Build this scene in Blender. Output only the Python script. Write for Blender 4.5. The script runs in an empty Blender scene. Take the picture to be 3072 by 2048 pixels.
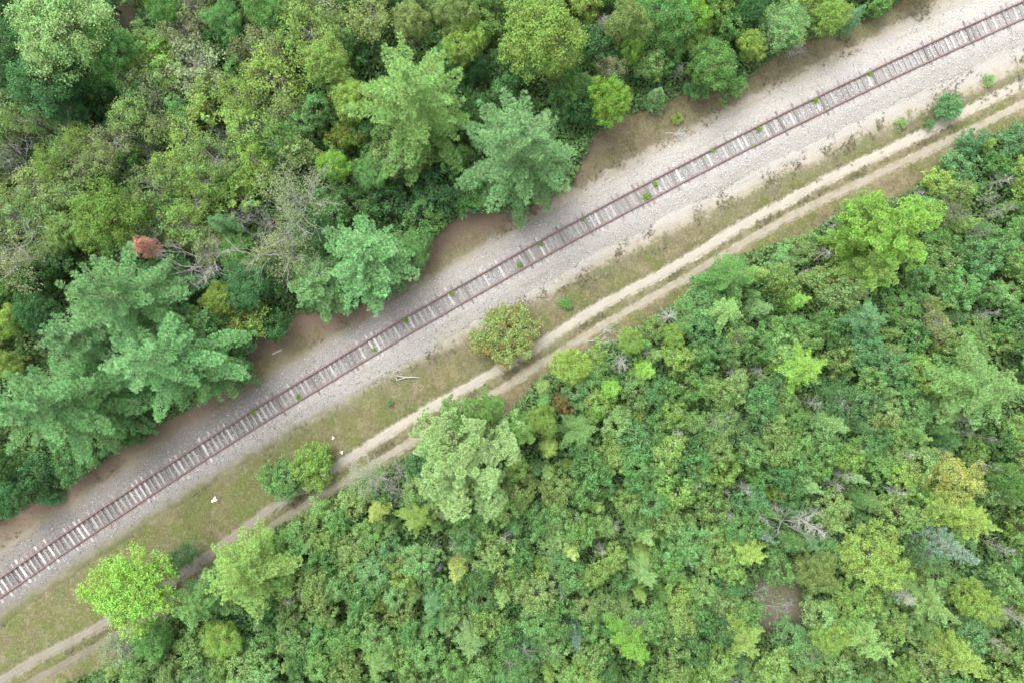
import bpy, math, numpy as np
from mathutils import Vector

RS = np.random.default_rng(7)
SC = bpy.context.scene
COL = SC.collection
S = 32.0            # photograph pixels per metre on the ground
H = 64.0            # flying height of the camera
CX, CY = 1536.0, 1024.0
Z0 = -0.4           # level of the grass and of the forest floor (sleeper tops are z = 0)

def ground(px, py, z=0.0):
    """photo pixel -> world x, y of a point at height z"""
    k = (H - z) / H / S
    return (px - CX) * k, (CY - py) * k
def to_px(x, y, z=0.0):
    k = S * H / (H - z)
    return CX + x * k, CY - y * k

# ------------------------------------------------------------------ mesh helpers
def norm(v):
    return v / np.maximum(np.linalg.norm(v, axis=-1, keepdims=True), 1e-9)
def quads(name, V, mats, attrs=None, mat_idx=None, smooth=False):
    V = np.asarray(V, dtype=np.float32).reshape(-1, 4, 3)
    n = len(V)
    me = bpy.data.meshes.new(name)
    me.vertices.add(4 * n); me.vertices.foreach_set('co', V.reshape(-1))
    me.loops.add(4 * n); me.loops.foreach_set('vertex_index', np.arange(4 * n, dtype=np.int32))
    me.polygons.add(n); me.polygons.foreach_set('loop_start', np.arange(0, 4 * n, 4, dtype=np.int32))
    if mat_idx is not None: me.polygons.foreach_set('material_index', np.asarray(mat_idx, dtype=np.int32))
    me.update(calc_edges=True)
    for k, a in (attrs or {}).items():
        at = me.attributes.new(k, 'FLOAT', 'FACE'); at.data.foreach_set('value', np.asarray(a, dtype=np.float32))
    for m in (mats if isinstance(mats, (list, tuple)) else [mats]): me.materials.append(m)
    return me
def grid_mesh(name, X, Y, Z, mat, attrs=None):
    """structured grid (nu, nv) as one shared-vertex mesh with per-vertex attributes"""
    nu, nv = X.shape
    P = np.stack([X, Y, Z], -1).reshape(-1, 3).astype(np.float32)
    i = np.arange(nu * nv).reshape(nu, nv)
    q = np.stack([i[:-1, :-1], i[1:, :-1], i[1:, 1:], i[:-1, 1:]], -1).reshape(-1, 4)
    a, b, c = P[q[0, 0]], P[q[0, 1]], P[q[0, 2]]
    if np.cross(b - a, c - a)[2] < 0: q = q[:, ::-1]
    n = len(q)
    me = bpy.data.meshes.new(name)
    me.vertices.add(len(P)); me.vertices.foreach_set('co', P.reshape(-1))
    me.loops.add(4 * n); me.loops.foreach_set('vertex_index', q.reshape(-1).astype(np.int32))
    me.polygons.add(n); me.polygons.foreach_set('loop_start', np.arange(0, 4 * n, 4, dtype=np.int32))
    me.polygons.foreach_set('use_smooth', np.ones(n, dtype=bool))
    me.update(calc_edges=True)
    for k, v in (attrs or {}).items():
        at = me.attributes.new(k, 'FLOAT', 'POINT'); at.data.foreach_set('value', np.asarray(v, dtype=np.float32).reshape(-1))
    me.materials.append(mat)
    return me
def tubes(P0, P1, R0, R1, sides=5):
    P0, P1 = np.asarray(P0, float), np.asarray(P1, float)
    R0, R1 = np.asarray(R0, float), np.asarray(R1, float)
    ax = norm(P1 - P0)
    ref = np.where(np.abs(ax[:, 2:3]) > .9, [[1., 0, 0]], [[0., 0, 1.]])
    u = norm(np.cross(ax, ref)); v = np.cross(ax, u)
    out = []
    for s in range(sides):
        a0, a1 = 2 * math.pi * s / sides, 2 * math.pi * (s + 1) / sides
        d0 = u * math.cos(a0) + v * math.sin(a0); d1 = u * math.cos(a1) + v * math.sin(a1)
        out.append(np.stack([P0 + d0 * R0[:, None], P0 + d1 * R0[:, None], P1 + d1 * R1[:, None], P1 + d0 * R1[:, None]], 1))
    return np.concatenate(out)
def leaf_quads(rng, C, N, size, asp=.6):
    n = len(C)
    t1 = norm(np.cross(N, rng.normal(size=(n, 3)))); t2 = np.cross(N, t1)
    s = np.broadcast_to(np.asarray(size, float), (n,))[:, None]
    return np.stack([C - t1 * s, C + t2 * s * asp, C + t1 * s, C - t2 * s * asp], 1)
def blade_quads(P, D, L, W):
    """thin needle sprays: from P along D, flat side turned up as far as it goes"""
    up = np.array([[0, 0, 1.]])
    t2 = norm(np.cross(D, up) + 1e-4)
    L = np.broadcast_to(np.asarray(L, float), (len(P),))[:, None]; W = np.broadcast_to(np.asarray(W, float), (len(P),))[:, None]
    m = P + D * L * .6
    return np.stack([P, m + t2 * W, P + D * L, m - t2 * W], 1)

# ------------------------------------------------------------------ node helpers
class NT:
    def __init__(s, mat): s.t = mat.node_tree; s.n = s.t.nodes; s.l = s.t.links
    def new(s, ty, **kw):
        n = s.n.new(ty)
        for k, v in kw.items(): setattr(n, k, v)
        return n
    def put(s, sock, v):
        if isinstance(v, bpy.types.NodeSocket): s.l.new(v, sock)
        elif isinstance(v, (tuple, list)): sock.default_value = (*v, 1.0) if len(v) == 3 and sock.type == 'RGBA' else v
        else: sock.default_value = v
    def m(s, op, a, b=0.0, c=0.0, clamp=False):
        n = s.new('ShaderNodeMath', operation=op, use_clamp=clamp)
        for i, v in enumerate((a, b, c)): s.put(n.inputs[i], v)
        return n.outputs[0]
    def mix(s, f, a, b, mode='MIX'):
        n = s.new('ShaderNodeMix', data_type='RGBA', blend_type=mode)
        s.put(n.inputs[0], f); s.put(n.inputs[6], a); s.put(n.inputs[7], b)
        return n.outputs[2]
    def step(s, x, lo, hi):
        n = s.new('ShaderNodeMapRange', interpolation_type='SMOOTHSTEP')
        s.put(n.inputs[0], x); s.put(n.inputs[1], lo); s.put(n.inputs[2], hi)
        return n.outputs[0]
    def att(s, name): return s.new('ShaderNodeAttribute', attribute_name=name).outputs['Fac']
    def noise(s, vec, scale, detail=3, rough=.6):
        n = s.new('ShaderNodeTexNoise'); s.put(n.inputs['Vector'], vec); s.put(n.inputs['Scale'], scale)
        s.put(n.inputs['Detail'], detail); s.put(n.inputs['Roughness'], rough)
        return n.outputs['Fac']
    def hsv(s, col, h=.5, sat=1.0, v=1.0):
        n = s.new('ShaderNodeHueSaturation'); s.put(n.inputs['Hue'], h); s.put(n.inputs['Saturation'], sat)
        s.put(n.inputs['Value'], v); s.put(n.inputs['Color'], col)
        return n.outputs[0]
def material(name):
    m = bpy.data.materials.new(name); m.use_nodes = True
    t = NT(m); t.n.clear()
    out = t.new('ShaderNodeOutputMaterial')
    return m, t, out

def leaf_material(name, alt=None, alt_amt=0.0, hue=.06, trans=.44, lo=.45, hi=1.6, rough=.55):
    m, t, out = material(name)
    col = t.new('ShaderNodeObjectInfo').outputs['Color']
    v, c = t.att('v'), t.att('c')
    if alt:
        col = t.mix(t.step(c, 1 - alt_amt - .12, 1 - alt_amt + .12), col, alt)
    h = t.m('ADD', .5, t.m('MULTIPLY', t.m('SUBTRACT', t.m('ADD', t.m('MULTIPLY', c, .6), t.m('MULTIPLY', v, .4)), .5), hue))
    val = t.m('ADD', lo, t.m('MULTIPLY', t.m('ADD', t.m('MULTIPLY', v, .65), t.m('MULTIPLY', c, .35)), hi - lo))
    col = t.hsv(col, h, .98, val)
    p = t.new('ShaderNodeBsdfPrincipled'); t.put(p.inputs['Base Color'], col)
    p.inputs['Roughness'].default_value = rough; p.inputs['Specular IOR Level'].default_value = .10
    tr = t.new('ShaderNodeBsdfTranslucent'); t.put(tr.inputs['Color'], t.hsv(col, .49, 1.1, 1.1))
    mx = t.new('ShaderNodeMixShader'); mx.inputs[0].default_value = trans
    t.l.new(p.outputs[0], mx.inputs[1]); t.l.new(tr.outputs[0], mx.inputs[2]); t.l.new(mx.outputs[0], out.inputs[0])
    return m
def plain(name, build, rough=.9, spec=.15):
    m, t, out = material(name)
    p = t.new('ShaderNodeBsdfPrincipled'); p.inputs['Roughness'].default_value = rough; p.inputs['Specular IOR Level'].default_value = spec
    t.put(p.inputs['Base Color'], build(t)); t.l.new(p.outputs[0], out.inputs[0])
    return m
def pos(t): return t.new('ShaderNodeNewGeometry').outputs['Position']
def objc(t): return t.new('ShaderNodeTexCoord').outputs['Object']

M_LEAF = leaf_material('leaf')
M_LEAF_AUT = leaf_material('leaf turning orange', alt=(.19, .13, .045), alt_amt=.27)
M_LEAF_GOLD = leaf_material('leaf turning yellow', alt=(.35, .36, .10), alt_amt=.38, hue=.03)
M_NEEDLE = leaf_material('pine needle', hue=.045, trans=.2, lo=.5, hi=1.65)
M_BARK = plain('bark', lambda t: t.mix(t.noise(objc(t), 9), (.10, .075, .055), (.20, .16, .13)))
M_DEADWOOD = plain('weathered dead wood', lambda t: t.mix(t.noise(objc(t), 5), (.19, .187, .175), (.40, .395, .37)))
M_TWIG = plain('grey twig bark', lambda t: t.mix(t.noise(objc(t), 5), (.13, .125, .118), (.27, .26, .245)))
def wood(t):
    mp = t.new('ShaderNodeMapping'); t.l.new(objc(t), mp.inputs[0]); mp.inputs['Scale'].default_value = (34, 2.2, 8)
    oi = t.new('ShaderNodeObjectInfo')
    g = t.noise(mp.outputs[0], 1.0, 4, .7)
    n2 = t.noise(pos(t), 1.6, 3)
    c = t.hsv(oi.outputs['Color'], .5, 1.0, t.m('ADD', .45, t.m('MULTIPLY', g, 1.1)))
    c = t.mix(t.step(g, .56, .72), c, (.05, .043, .04))
    return t.mix(t.m('MULTIPLY', t.step(n2, .5, .75), .45), c, (.13, .10, .08))
M_TIE = plain('weathered sleeper wood', wood)
M_RAIL = plain('rusty rail', lambda t: t.mix(t.noise(pos(t), 3.5, 4), (.085, .064, .060), (.15, .118, .112)), rough=.7, spec=.3)
M_PLATE = plain('rusty tie plate', lambda t: t.mix(t.noise(pos(t), 6), (.17, .08, .065), (.26, .15, .13)), rough=.8)
M_STONE = plain('ballast stone', lambda t: t.mix(t.att('v'), (.12, .115, .112), (.42, .412, .40)))
M_WHITE = plain('white scrap', lambda t: t.mix(t.noise(objc(t), 6), (.70, .69, .62), (.86, .86, .82)), rough=.5)
def grasscol(t):
    v, c = t.att('v'), t.att('c')
    a = t.mix(t.step(c, .25, .8), (.145, .122, .072), (.09, .11, .038))
    return t.mix(t.m('MULTIPLY', t.step(v, .55, 1.0), .7), a, (.24, .215, .145))
M_GRASS = plain('grass blade', grasscol)
def tuftcol(t):
    v = t.att('v')
    return t.mix(v, (.075, .068, .042), (.17, .152, .10))
M_TUFT = plain('dry tuft', tuftcol)

# ------------------------------------------------------------------ the lie of the land
TRK = np.array([(0,1762),(268,1580),(618,1348),(1024,1094),(1515,812),(1738,687),(2048,522),(2450,320),(2807,147),(3072,32)], float)
CT = np.polyfit(TRK[:, 0] / 3072, TRK[:, 1], 3)
RUT1 = np.array([(-300,2215),(0,2042),(112,1973),(268,1895),(450,1790),(625,1665),(737,1580),(848,1500),(982,1420),(1069,1358),(1247,1247),(1359,1184),(1470,1122),(1582,1059),(1671,1001),(1783,925),(1917,859),(2048,787),(2226,675),(2405,580),(2539,509),(2718,428),(2896,335),(3072,250),(3400,85)], float)
RUT2 = np.array([(-300,2290),(0,2105),(112,2035),(268,1951),(450,1845),(640,1705),(795,1592),(893,1527),(1004,1462),(1158,1372),(1270,1300),(1403,1225),(1493,1175),(1560,1131),(1649,1073),(1738,1019),(1850,952),(2048,841),(2271,705),(2405,632),(2494,590),(2628,525),(2807,440),(2941,378),(3072,312),(3400,150)], float)
def smooth_line(p):
    """points -> world polyline, smoothed and evenly spaced (0.4 m)"""
    w = np.stack(ground(p[:, 0], p[:, 1], Z0), -1)
    s = np.concatenate([[0], np.cumsum(np.linalg.norm(np.diff(w, axis=0), axis=1))])
    q = np.arange(0, s[-1], .4)
    x, y = np.interp(q, s, w[:, 0]), np.interp(q, s, w[:, 1])
    k = np.ones(13) / 13
    x = np.convolve(np.pad(x, 6, mode='reflect', reflect_type='odd'), k, 'valid'); y = np.convolve(np.pad(y, 6, mode='reflect', reflect_type='odd'), k, 'valid')
    return np.stack([x, y], -1)
tx = np.linspace(-560, 3640, 1600)
TL = np.stack(ground(tx, np.polyval(CT, tx / 3072), 0.0), -1)
R1, R2 = smooth_line(RUT1), smooth_line(RUT2)
def tangents(L): return norm(np.gradient(L, axis=0))
def dist(P, L, chunk=4000):
    """signed distance to a polyline (positive on its lower right side) and the index of the foot"""
    T = tangents(L); d = np.empty(len(P)); ix = np.empty(len(P), int)
    for a in range(0, len(P), chunk):
        q = P[a:a + chunk, None] - L[None]
        e = (q ** 2).sum(-1); i = e.argmin(1); v = q[np.arange(len(i)), i]; t = T[i]
        d[a:a + chunk] = np.sqrt(e[np.arange(len(i)), i]) * -np.sign(t[:, 0] * v[:, 1] - t[:, 1] * v[:, 0]); ix[a:a + chunk] = i
    return d, ix
NEDGE = np.array([(-600,1960),(0,1570),(170,1480),(300,1400),(420,1310),(560,1240),(700,1160),(770,1030),(900,950),(1060,940),(1210,850),(1290,730),(1400,640),(1560,650),(1720,560),(1780,420),(1860,365),(1990,315),(2070,285),(2200,280),(2290,205),(2390,135),(2500,112),(2620,60),(2720,0),(3072,-170),(3700,-480)], float)
SEDGE = np.array([(-600,2500),(0,2140),(200,2040),(320,1985),(560,1790),(700,1650),(830,1570),(1000,1475),(1120,1400),(1300,1330),(1520,1240),(1610,1130),(1720,1060),(1850,1010),(2040,890),(2140,790),(2260,740),(2400,705),(2550,610),(2700,580),(2800,510),(2870,440),(2990,390),(3072,350),(3700,60)], float)
def north_m(px, py): return (py - np.interp(px, NEDGE[:, 0], NEDGE[:, 1])) * .86 / S     # > 0: clear of the upper forest
def south_m(px, py): return (np.interp(px, SEDGE[:, 0], SEDGE[:, 1]) - py) * .86 / S     # > 0: clear of the lower forest
CLEARINGS = [(384, 45, 48), (2325, 1805, 90), (1800, 70, 40)]
def wob(x, y, f, seed=0):
    r = np.random.default_rng(seed); o = 0
    for _ in range(5):
        a = r.uniform(0, 6.28); k = f * r.uniform(.6, 1.7); o = o + np.sin((x * math.cos(a) + y * math.sin(a)) * k + r.uniform(0, 6.28))
    return o / 3.2
NW = lambda t: np.interp(t, [0, .35, .6, 1], [2.6, 2.4, 2.9, 3.3])
SW = lambda t: np.interp(t, [0, .2, .35, .5, .7, 1], [1.9, 2.1, 2.7, 3.3, 3.6, 4.1])
def land_attrs(X, Y):
    P = np.stack([X.ravel(), Y.ravel()], -1)
    near = (np.abs(P[:, 0]) < 90) & (np.abs(P[:, 1]) < 75)
    d = np.full(len(P), 60.); r1 = np.full(len(P), 30.); r2 = np.full(len(P), 30.)
    d[near] = dist(P[near], TL)[0]; r1[near] = np.abs(dist(P[near], R1)[0]); r2[near] = np.abs(dist(P[near], R2)[0])
    px, py = to_px(P[:, 0], P[:, 1], Z0); t = np.clip(px / 3072, -.2, 1.2)
    e = np.where(d > 0, d / SW(t), -d / NW(t))
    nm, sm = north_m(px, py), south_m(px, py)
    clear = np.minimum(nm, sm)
    needle = np.clip(1.35 - nm / 2.0, 0, 1) * np.clip((1950 - px) / 300, 0, 1)
    hole = np.zeros(len(P))
    for cx, cy, r in CLEARINGS: hole = np.maximum(hole, np.clip(1.5 - np.hypot(px - cx, py - cy) / r, 0, 1))
    return dict(d=d, e=e, r1=r1, r2=r2, t=t, clear=np.clip(clear, -10, 10), needle=needle, south=(d > 0).astype(float), hole=hole)
LAND_GAIN = .49
def land_material():
    m, t, out = material('ground cover')
    P = pos(t)
    e, r1, r2, tt, clear, needle, south, hole = (t.att(k) for k in ('e', 'r1', 'r2', 't', 'clear', 'needle', 'south', 'hole'))
    nb, nm_, nf, ng = t.noise(P, .35, 4), t.noise(P, 1.3, 5, .65), t.noise(P, 7, 5, .7), t.noise(P, 19, 3, .8)
    # grass: dry straw, brown and green patches
    g = t.mix(t.step(nm_, .35, .68), (.175, .152, .09), (.275, .245, .145))
    green = t.m('MULTIPLY', t.step(t.m('ADD', nb, t.m('MULTIPLY', south, .08)),   .48, .72), t.m('ADD', .40, t.m('MULTIPLY', south, .45)))
    green = t.m('ADD', green, t.m('MULTIPLY', t.m('MULTIPLY', south, t.step(tt, .46, .2)), t.m('MULTIPLY', t.step(nm_, .38, .6), .55)), clamp=True)
    g = t.mix(green, g, t.mix(nf, (.115, .145, .042), (.19, .225, .078)))
    g = t.mix(t.m('MULTIPLY', t.step(nf, .52, .70), .6), g, (.43, .39, .28))
    g = t.mix(t.m('MULTIPLY', t.step(nf, .46, .30), .6), g, (.085, .088, .042))
    n4 = t.noise(P, 3.2, 5, .75)
    g = t.mix(t.m('MULTIPLY', t.step(n4, .54, .68), .6), g, (.36, .325, .22))
    g = t.mix(t.m('MULTIPLY', t.step(n4, .46, .34), .55), g, (.115, .115, .05))
    n5 = t.noise(P, .8, 5, .7)
    g = t.mix(t.m('MULTIPLY', t.step(n5, .53, .66), .5), g, t.mix(nf, (.225, .20, .135), (.38, .345, .25)))
    g = t.mix(t.m('MULTIPLY', t.m('MULTIPLY', t.step(n5, .47, .36), south), .6), g, t.mix(nf, (.10, .13, .038), (.185, .21, .075)))
    # needle litter and forest floor
    lit = t.mix(nf, (.19, .135, .095), (.34, .27, .22))
    g = t.mix(t.m('MULTIPLY', needle, t.step(nm_, .22, .5)), g, lit)
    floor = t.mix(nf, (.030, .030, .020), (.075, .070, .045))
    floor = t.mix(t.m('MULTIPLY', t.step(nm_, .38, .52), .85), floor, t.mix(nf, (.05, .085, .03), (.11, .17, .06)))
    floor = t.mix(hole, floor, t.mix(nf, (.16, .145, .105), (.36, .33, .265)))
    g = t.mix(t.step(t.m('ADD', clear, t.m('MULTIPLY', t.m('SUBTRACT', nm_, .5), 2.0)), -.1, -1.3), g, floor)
    # sandy rim of the ballast
    ew = t.m('ADD', e, t.m('MULTIPLY', t.m('SUBTRACT', nm_, .5), .55))
    ew = t.m('ADD', ew, t.m('MULTIPLY', t.m('SUBTRACT', nb, .5), .35))
    n3 = t.noise(P, 3.4, 4, .7)
    ew = t.m('ADD', ew, t.m('ADD', t.m('MULTIPLY', t.m('SUBTRACT', nf, .5), .45), t.m('MULTIPLY', t.m('SUBTRACT', n3, .5), .4)))
    rim = t.m('MULTIPLY', t.step(ew, 1.32, 1.10), t.m('ADD', .30, t.m('MULTIPLY', t.step(tt, .3, .62), .7)))
    sand = t.mix(nf, (.38, .335, .25), (.60, .555, .45))
    g = t.mix(rim, g, sand)
    # ballast
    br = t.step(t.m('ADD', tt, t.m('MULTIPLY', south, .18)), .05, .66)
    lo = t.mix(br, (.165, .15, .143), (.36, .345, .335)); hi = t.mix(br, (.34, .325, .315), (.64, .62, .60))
    bal = t.mix(t.step(ng, .3, .72), lo, hi)
    bal = t.mix(t.m('MULTIPLY', t.step(nf, .5, .8), .5), bal, t.mix(br, (.22, .20, .18), (.33, .31, .29)))
    bal = t.mix(t.m('MULTIPLY', t.step(nb, .5, .72), t.m('MULTIPLY', .55, t.step(e, .25, .9))), bal, t.mix(br, (.25, .225, .19), (.52, .48, .40)))
    sv = t.new('ShaderNodeCombineXYZ'); t.put(sv.inputs[0], t.m('MULTIPLY', tt, 16.0)); t.put(sv.inputs[1], t.m('MULTIPLY', t.att('d'), 1.5))
    stk = t.noise(sv.outputs[0], 1.0, 5, .65)
    bal = t.mix(t.m('MULTIPLY', t.step(stk, .50, .70), .55), bal, t.mix(br, (.20, .175, .15), (.36, .325, .275)))
    bal = t.mix(t.m('MULTIPLY', t.m('MULTIPLY', t.step(stk, .46, .3), t.step(n3, .4, .6)), .4), bal, t.mix(br, (.30, .29, .28), (.60, .585, .56)))
    bal = t.mix(t.m('MULTIPLY', t.step(t.m('ABSOLUTE', t.att('d')), .82, .66), .72), bal, t.mix(ng, t.mix(br, (.10, .088, .082), (.19, .178, .17)), t.mix(br, (.24, .22, .205), (.40, .385, .37))))
    g = t.mix(t.m('MULTIPLY', t.step(t.m('ADD', ew, t.m('MULTIPLY', t.m('SUBTRACT', n4, .5), 1.2)), 1.65, 1.15), .26), g, t.mix(ng, (.20, .185, .165), (.40, .38, .345)))
    g = t.mix(t.step(ew, 1.22, .84), g, bal)
    # wheel ruts of the sandy track
    w1 = t.m('ADD', r1, t.m('MULTIPLY', 1.0, t.m('ADD', t.m('MULTIPLY', t.m('SUBTRACT', nm_, .5), .7), t.m('MULTIPLY', t.m('SUBTRACT', n3, .5), .7)))); w2 = t.m('ADD', r2, t.m('MULTIPLY', 1.0, t.m('ADD', t.m('MULTIPLY', t.m('SUBTRACT', nm_, .5), .8), t.m('MULTIPLY', t.m('SUBTRACT', n3, .5), .8))))
    far = t.step(tt, .22, .40)
    rs = t.mix(nf, t.mix(far, (.25, .228, .195), (.44, .41, .35)), t.mix(far, (.38, .352, .31), (.63, .595, .535)))
    rg = t.mix(nf, t.mix(far, (.20, .175, .145), (.38, .345, .28)), t.mix(far, (.34, .305, .26), (.58, .535, .46)))
    open_ = t.step(clear, -1.2, .3)
    g = t.mix(t.m('MULTIPLY', t.step(w2, .56, .22), t.m('MULTIPLY', .85, open_)), g, rg)
    mid = t.m('MULTIPLY', t.step(t.m('ADD', r1, r2), 2.4, 1.6), t.m('MULTIPLY', t.step(nm_, .42, .62), .5))
    g = t.mix(t.m('MULTIPLY', mid, far), g, (.33, .295, .21))
    g = t.mix(t.m('MULTIPLY', t.step(w1, .66, .30), t.m('MULTIPLY', .95, open_)), g, rs)
    p = t.new('ShaderNodeBsdfPrincipled'); p.inputs['Roughness'].default_value = .95; p.inputs['Specular IOR Level'].default_value = .1
    grain = t.m('MULTIPLY', LAND_GAIN, t.m('ADD', .62, t.m('MULTIPLY', .76, t.m('ADD', t.m('MULTIPLY', ng, .6), t.m('MULTIPLY', t.noise(P, 9.5, 4, .75), .4)))))
    cg = t.new('ShaderNodeCombineColor')
    for k in range(3): t.put(cg.inputs[k], t.m('MULTIPLY', grain, (1.0, .985, .935)[k]))
    g = t.mix(1.0, g, cg.outputs[0], 'MULTIPLY')
    t.l.new(g, p.inputs['Base Color'])
    b = t.new('ShaderNodeBump'); b.inputs['Strength'].default_value = .5; b.inputs['Distance'].default_value = .05
    t.l.new(t.m('ADD', nf, t.m('MULTIPLY', ng, .6)), b.inputs['Height']); t.l.new(b.outputs[0], p.inputs['Normal'])
    t.l.new(p.outputs[0], out.inputs[0])
    return m
M_LAND = land_material()
def structure(name, me):
    o = bpy.data.objects.new(name, me); COL.objects.link(o); o['kind'] = 'structure'
    return o
gx = np.concatenate([[-4000, -1500, -600, -250, -120], np.arange(-82, 82.1, .5), [120, 250, 600, 1500, 4000]])
gy = np.concatenate([[-4000, -1500, -600, -250, -110], np.arange(-66, 66.1, .5), [110, 250, 600, 1500, 4000]])
GX, GY = np.meshgrid(gx, gy, indexing='ij')
A = land_attrs(GX, GY)
GZ = Z0 + .07 * wob(GX, GY, .9, 3) + .05 * wob(GX, GY, 2.5, 4)
dd = A['d'].reshape(GX.shape)
GZ = np.where(np.abs(dd) < 2.6, GZ - .25 * np.clip((2.6 - np.abs(dd)) / .6, 0, 1), GZ)
rr = np.minimum(A['r1'], A['r2']).reshape(GX.shape)
GZ = GZ - .16 * np.clip((.5 - rr) / .25, 0, 1)
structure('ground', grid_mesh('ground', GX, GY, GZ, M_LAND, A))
def band(name, L, offs, zf):
    """a strip that follows a polyline; zf gives its surface height across it"""
    T = tangents(L); N = np.stack([T[:, 1], -T[:, 0]], -1)
    X = L[:, None, 0] + N[:, None, 0] * offs[None]; Y = L[:, None, 1] + N[:, None, 1] * offs[None]
    Z = zf(X, Y, np.broadcast_to(offs[None], X.shape))
    return structure(name, grid_mesh(name, X, Y, Z, M_LAND, land_attrs(X, Y)))
def even(L, step):
    s = np.concatenate([[0], np.cumsum(np.linalg.norm(np.diff(L, axis=0), axis=1))]); q = np.arange(0, s[-1], step)
    return np.stack([np.interp(q, s, L[:, 0]), np.interp(q, s, L[:, 1])], -1)
def bed_z(X, Y, D):
    a = np.abs(D)
    z = np.interp(a, [0, .66, .8, 1.25, 1.6, 3.0, 3.5], [-.085, -.08, -.025, -.015, -.05, -.42, -.75])
    return z + .022 * wob(X, Y, 4.0, 11) * ((a < 2.2) & (a > .7)) + .028 * wob(X, Y, .8, 12)* (a < .7) + .008 * wob(X, Y, 14, 12)
TE = even(TL, .3)
band('ballast_bed', TE, np.concatenate([np.arange(-3.5, -1.7, .3), np.arange(-1.7, 1.71, .15), np.arange(2.0, 3.6, .3)]), bed_z)
RW = np.array([-.5, -.4, -.28, -.14, 0, .14, .28, .4, .5])
def rut_z(X, Y, D): return Z0 - .02 + .07 * wob(X, Y, .9, 3) + .05 * wob(X, Y, 2.5, 4) - .05 * np.cos(D * 2.2) - np.where(np.abs(D) > .45, .2, 0) - np.where(np.abs(D) > .35, .05, 0) + .012 * wob(X, Y, 7, 5)
band('dirt_track', even(R1, .3), RW, rut_z)
band('dirt_track', even(R2, .3), RW, rut_z)

# ------------------------------------------------------------------ things
THINGS = []         # every labelled thing: dict(o, px, py, R, noun, colour, label, anchor, group)
def thing(name, x, y, z=Z0, cat=None, group=None, rotz=0.0, scale=1.0):
    o = bpy.data.objects.new(name, None); COL.objects.link(o); o.empty_display_size = .3
    o.location = (x, y, z); o.rotation_euler = (0, 0, rotz); o.scale = (scale,) * 3 if not isinstance(scale, tuple) else scale
    o['category'] = cat
    if group: o['group'] = group
    return o
def part(name, me, parent, color=None):
    o = bpy.data.objects.new(name, me); COL.objects.link(o); o.parent = parent
    if color is not None: o.color = (*color, 1.0)
    return o

# ---- the railway
track = thing('railway_track', 0, 0, 0, 'railway track')
track['label'] = 'rusty single railway line on weathered sleepers crossing the whole clearing'
TT, seg = tangents(TE), None
def rail_mesh(off):
    prof = np.array([(-.062, .0), (-.062, .016), (-.016, .04), (-.016, .115), (-.038, .125), (-.038, .155), (.038, .155), (.038, .125), (.016, .115), (.016, .04), (.062, .016), (.062, .0)])
    N = np.stack([TT[:, 1], -TT[:, 0]], -1); s = np.arange(len(TE)) * .3
    o = off + .012 * np.sin(s * .35 + off) + .008 * np.sin(s * 1.1)
    X = TE[:, None, 0] + N[:, None, 0] * (o[:, None] + prof[None, :, 0]); Y = TE[:, None, 1] + N[:, None, 1] * (o[:, None] + prof[None, :, 0])
    Z = np.broadcast_to(prof[None, :, 1] + .012, X.shape)
    me = grid_mesh('rail', X, Y, Z, M_RAIL)
    me.polygons.foreach_set('use_smooth', np.zeros(len(me.polygons), dtype=bool))
    return me
part('rail', rail_mesh(-.752), track); part('rail', rail_mesh(.752), track)
def box(cx, cy, cz, sx, sy, sz):
    v = np.array([[x, y, z] for z in (-1, 1) for y in (-1, 1) for x in (-1, 1)]) * [sx / 2, sy / 2, sz / 2] + [cx, cy, cz]
    return v[[[0, 2, 3, 1], [4, 5, 7, 6], [0, 1, 5, 4], [2, 6, 7, 3], [0, 4, 6, 2], [1, 3, 7, 5]]]
def sleeper_geo(rng):
    """an adzed beam in 8 lengths with worn edges; two rusty plates under the rails. Long side along y."""
    ys = np.linspace(-1.28, 1.28, 9); w = .112 + rng.normal(0, .006, 9); w[[0, -1]] -= .015 * rng.random(2); x0 = rng.normal(0, .008, 9)
    zt = rng.normal(0, .004, 9)
    prof = lambda i: np.array([(x0[i] - w[i], ys[i], -.17), (x0[i] - w[i], ys[i], zt[i] - .02), (x0[i] - w[i] + .02, ys[i], zt[i]), (x0[i] + w[i] - .02, ys[i], zt[i]), (x0[i] + w[i], ys[i], zt[i] - .02), (x0[i] + w[i], ys[i], -.17)])
    Q = []
    for i in range(8):
        a, b = prof(i), prof(i + 1)
        for k in range(5): Q.append([a[k], b[k], b[k + 1], a[k + 1]])
    for i in (0, 8):
        a = prof(i); Q.append([a[0], a[1], a[4], a[5]]); Q.append([a[1], a[2], a[3], a[4]])
    Q = np.array(Q); n = len(Q)
    P = np.concatenate([box(0, s * .752, .006, .17, .30, .022) for s in (-1, 1)])
    return np.concatenate([Q, P]), np.r_[np.zeros(n, int), np.ones(len(P), int)]
SLEEPER_GEO = [sleeper_geo(RS) for _ in range(10)]
SLEEPER_ME = [quads('sleeper', g[0], [M_TIE, M_PLATE], mat_idx=g[1]) for g in SLEEPER_GEO]
T54 = even(TL, .54); T54T = tangents(T54)
TP = np.stack(to_px(T54[:, 0], T54[:, 1]), -1)
keep = (TP[:, 0] > -60) & (TP[:, 0] < 3130)
near100 = set(np.argsort(np.where(keep, np.hypot(TP[:, 0] - CX, TP[:, 1] - CY), 1e9))[:100].tolist())
rest = []
def tie_tone(rng):
    k = rng.random(); b = rng.uniform(.15, .22)
    if k < .07: b = rng.uniform(.28, .38)
    elif k < .3: b = rng.uniform(.22, .28)
    elif k < .42: b = rng.uniform(.10, .14)
    return (b * 1.02, b * rng.uniform(.95, 1.0), b * rng.uniform(.93, 1.03))
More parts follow.
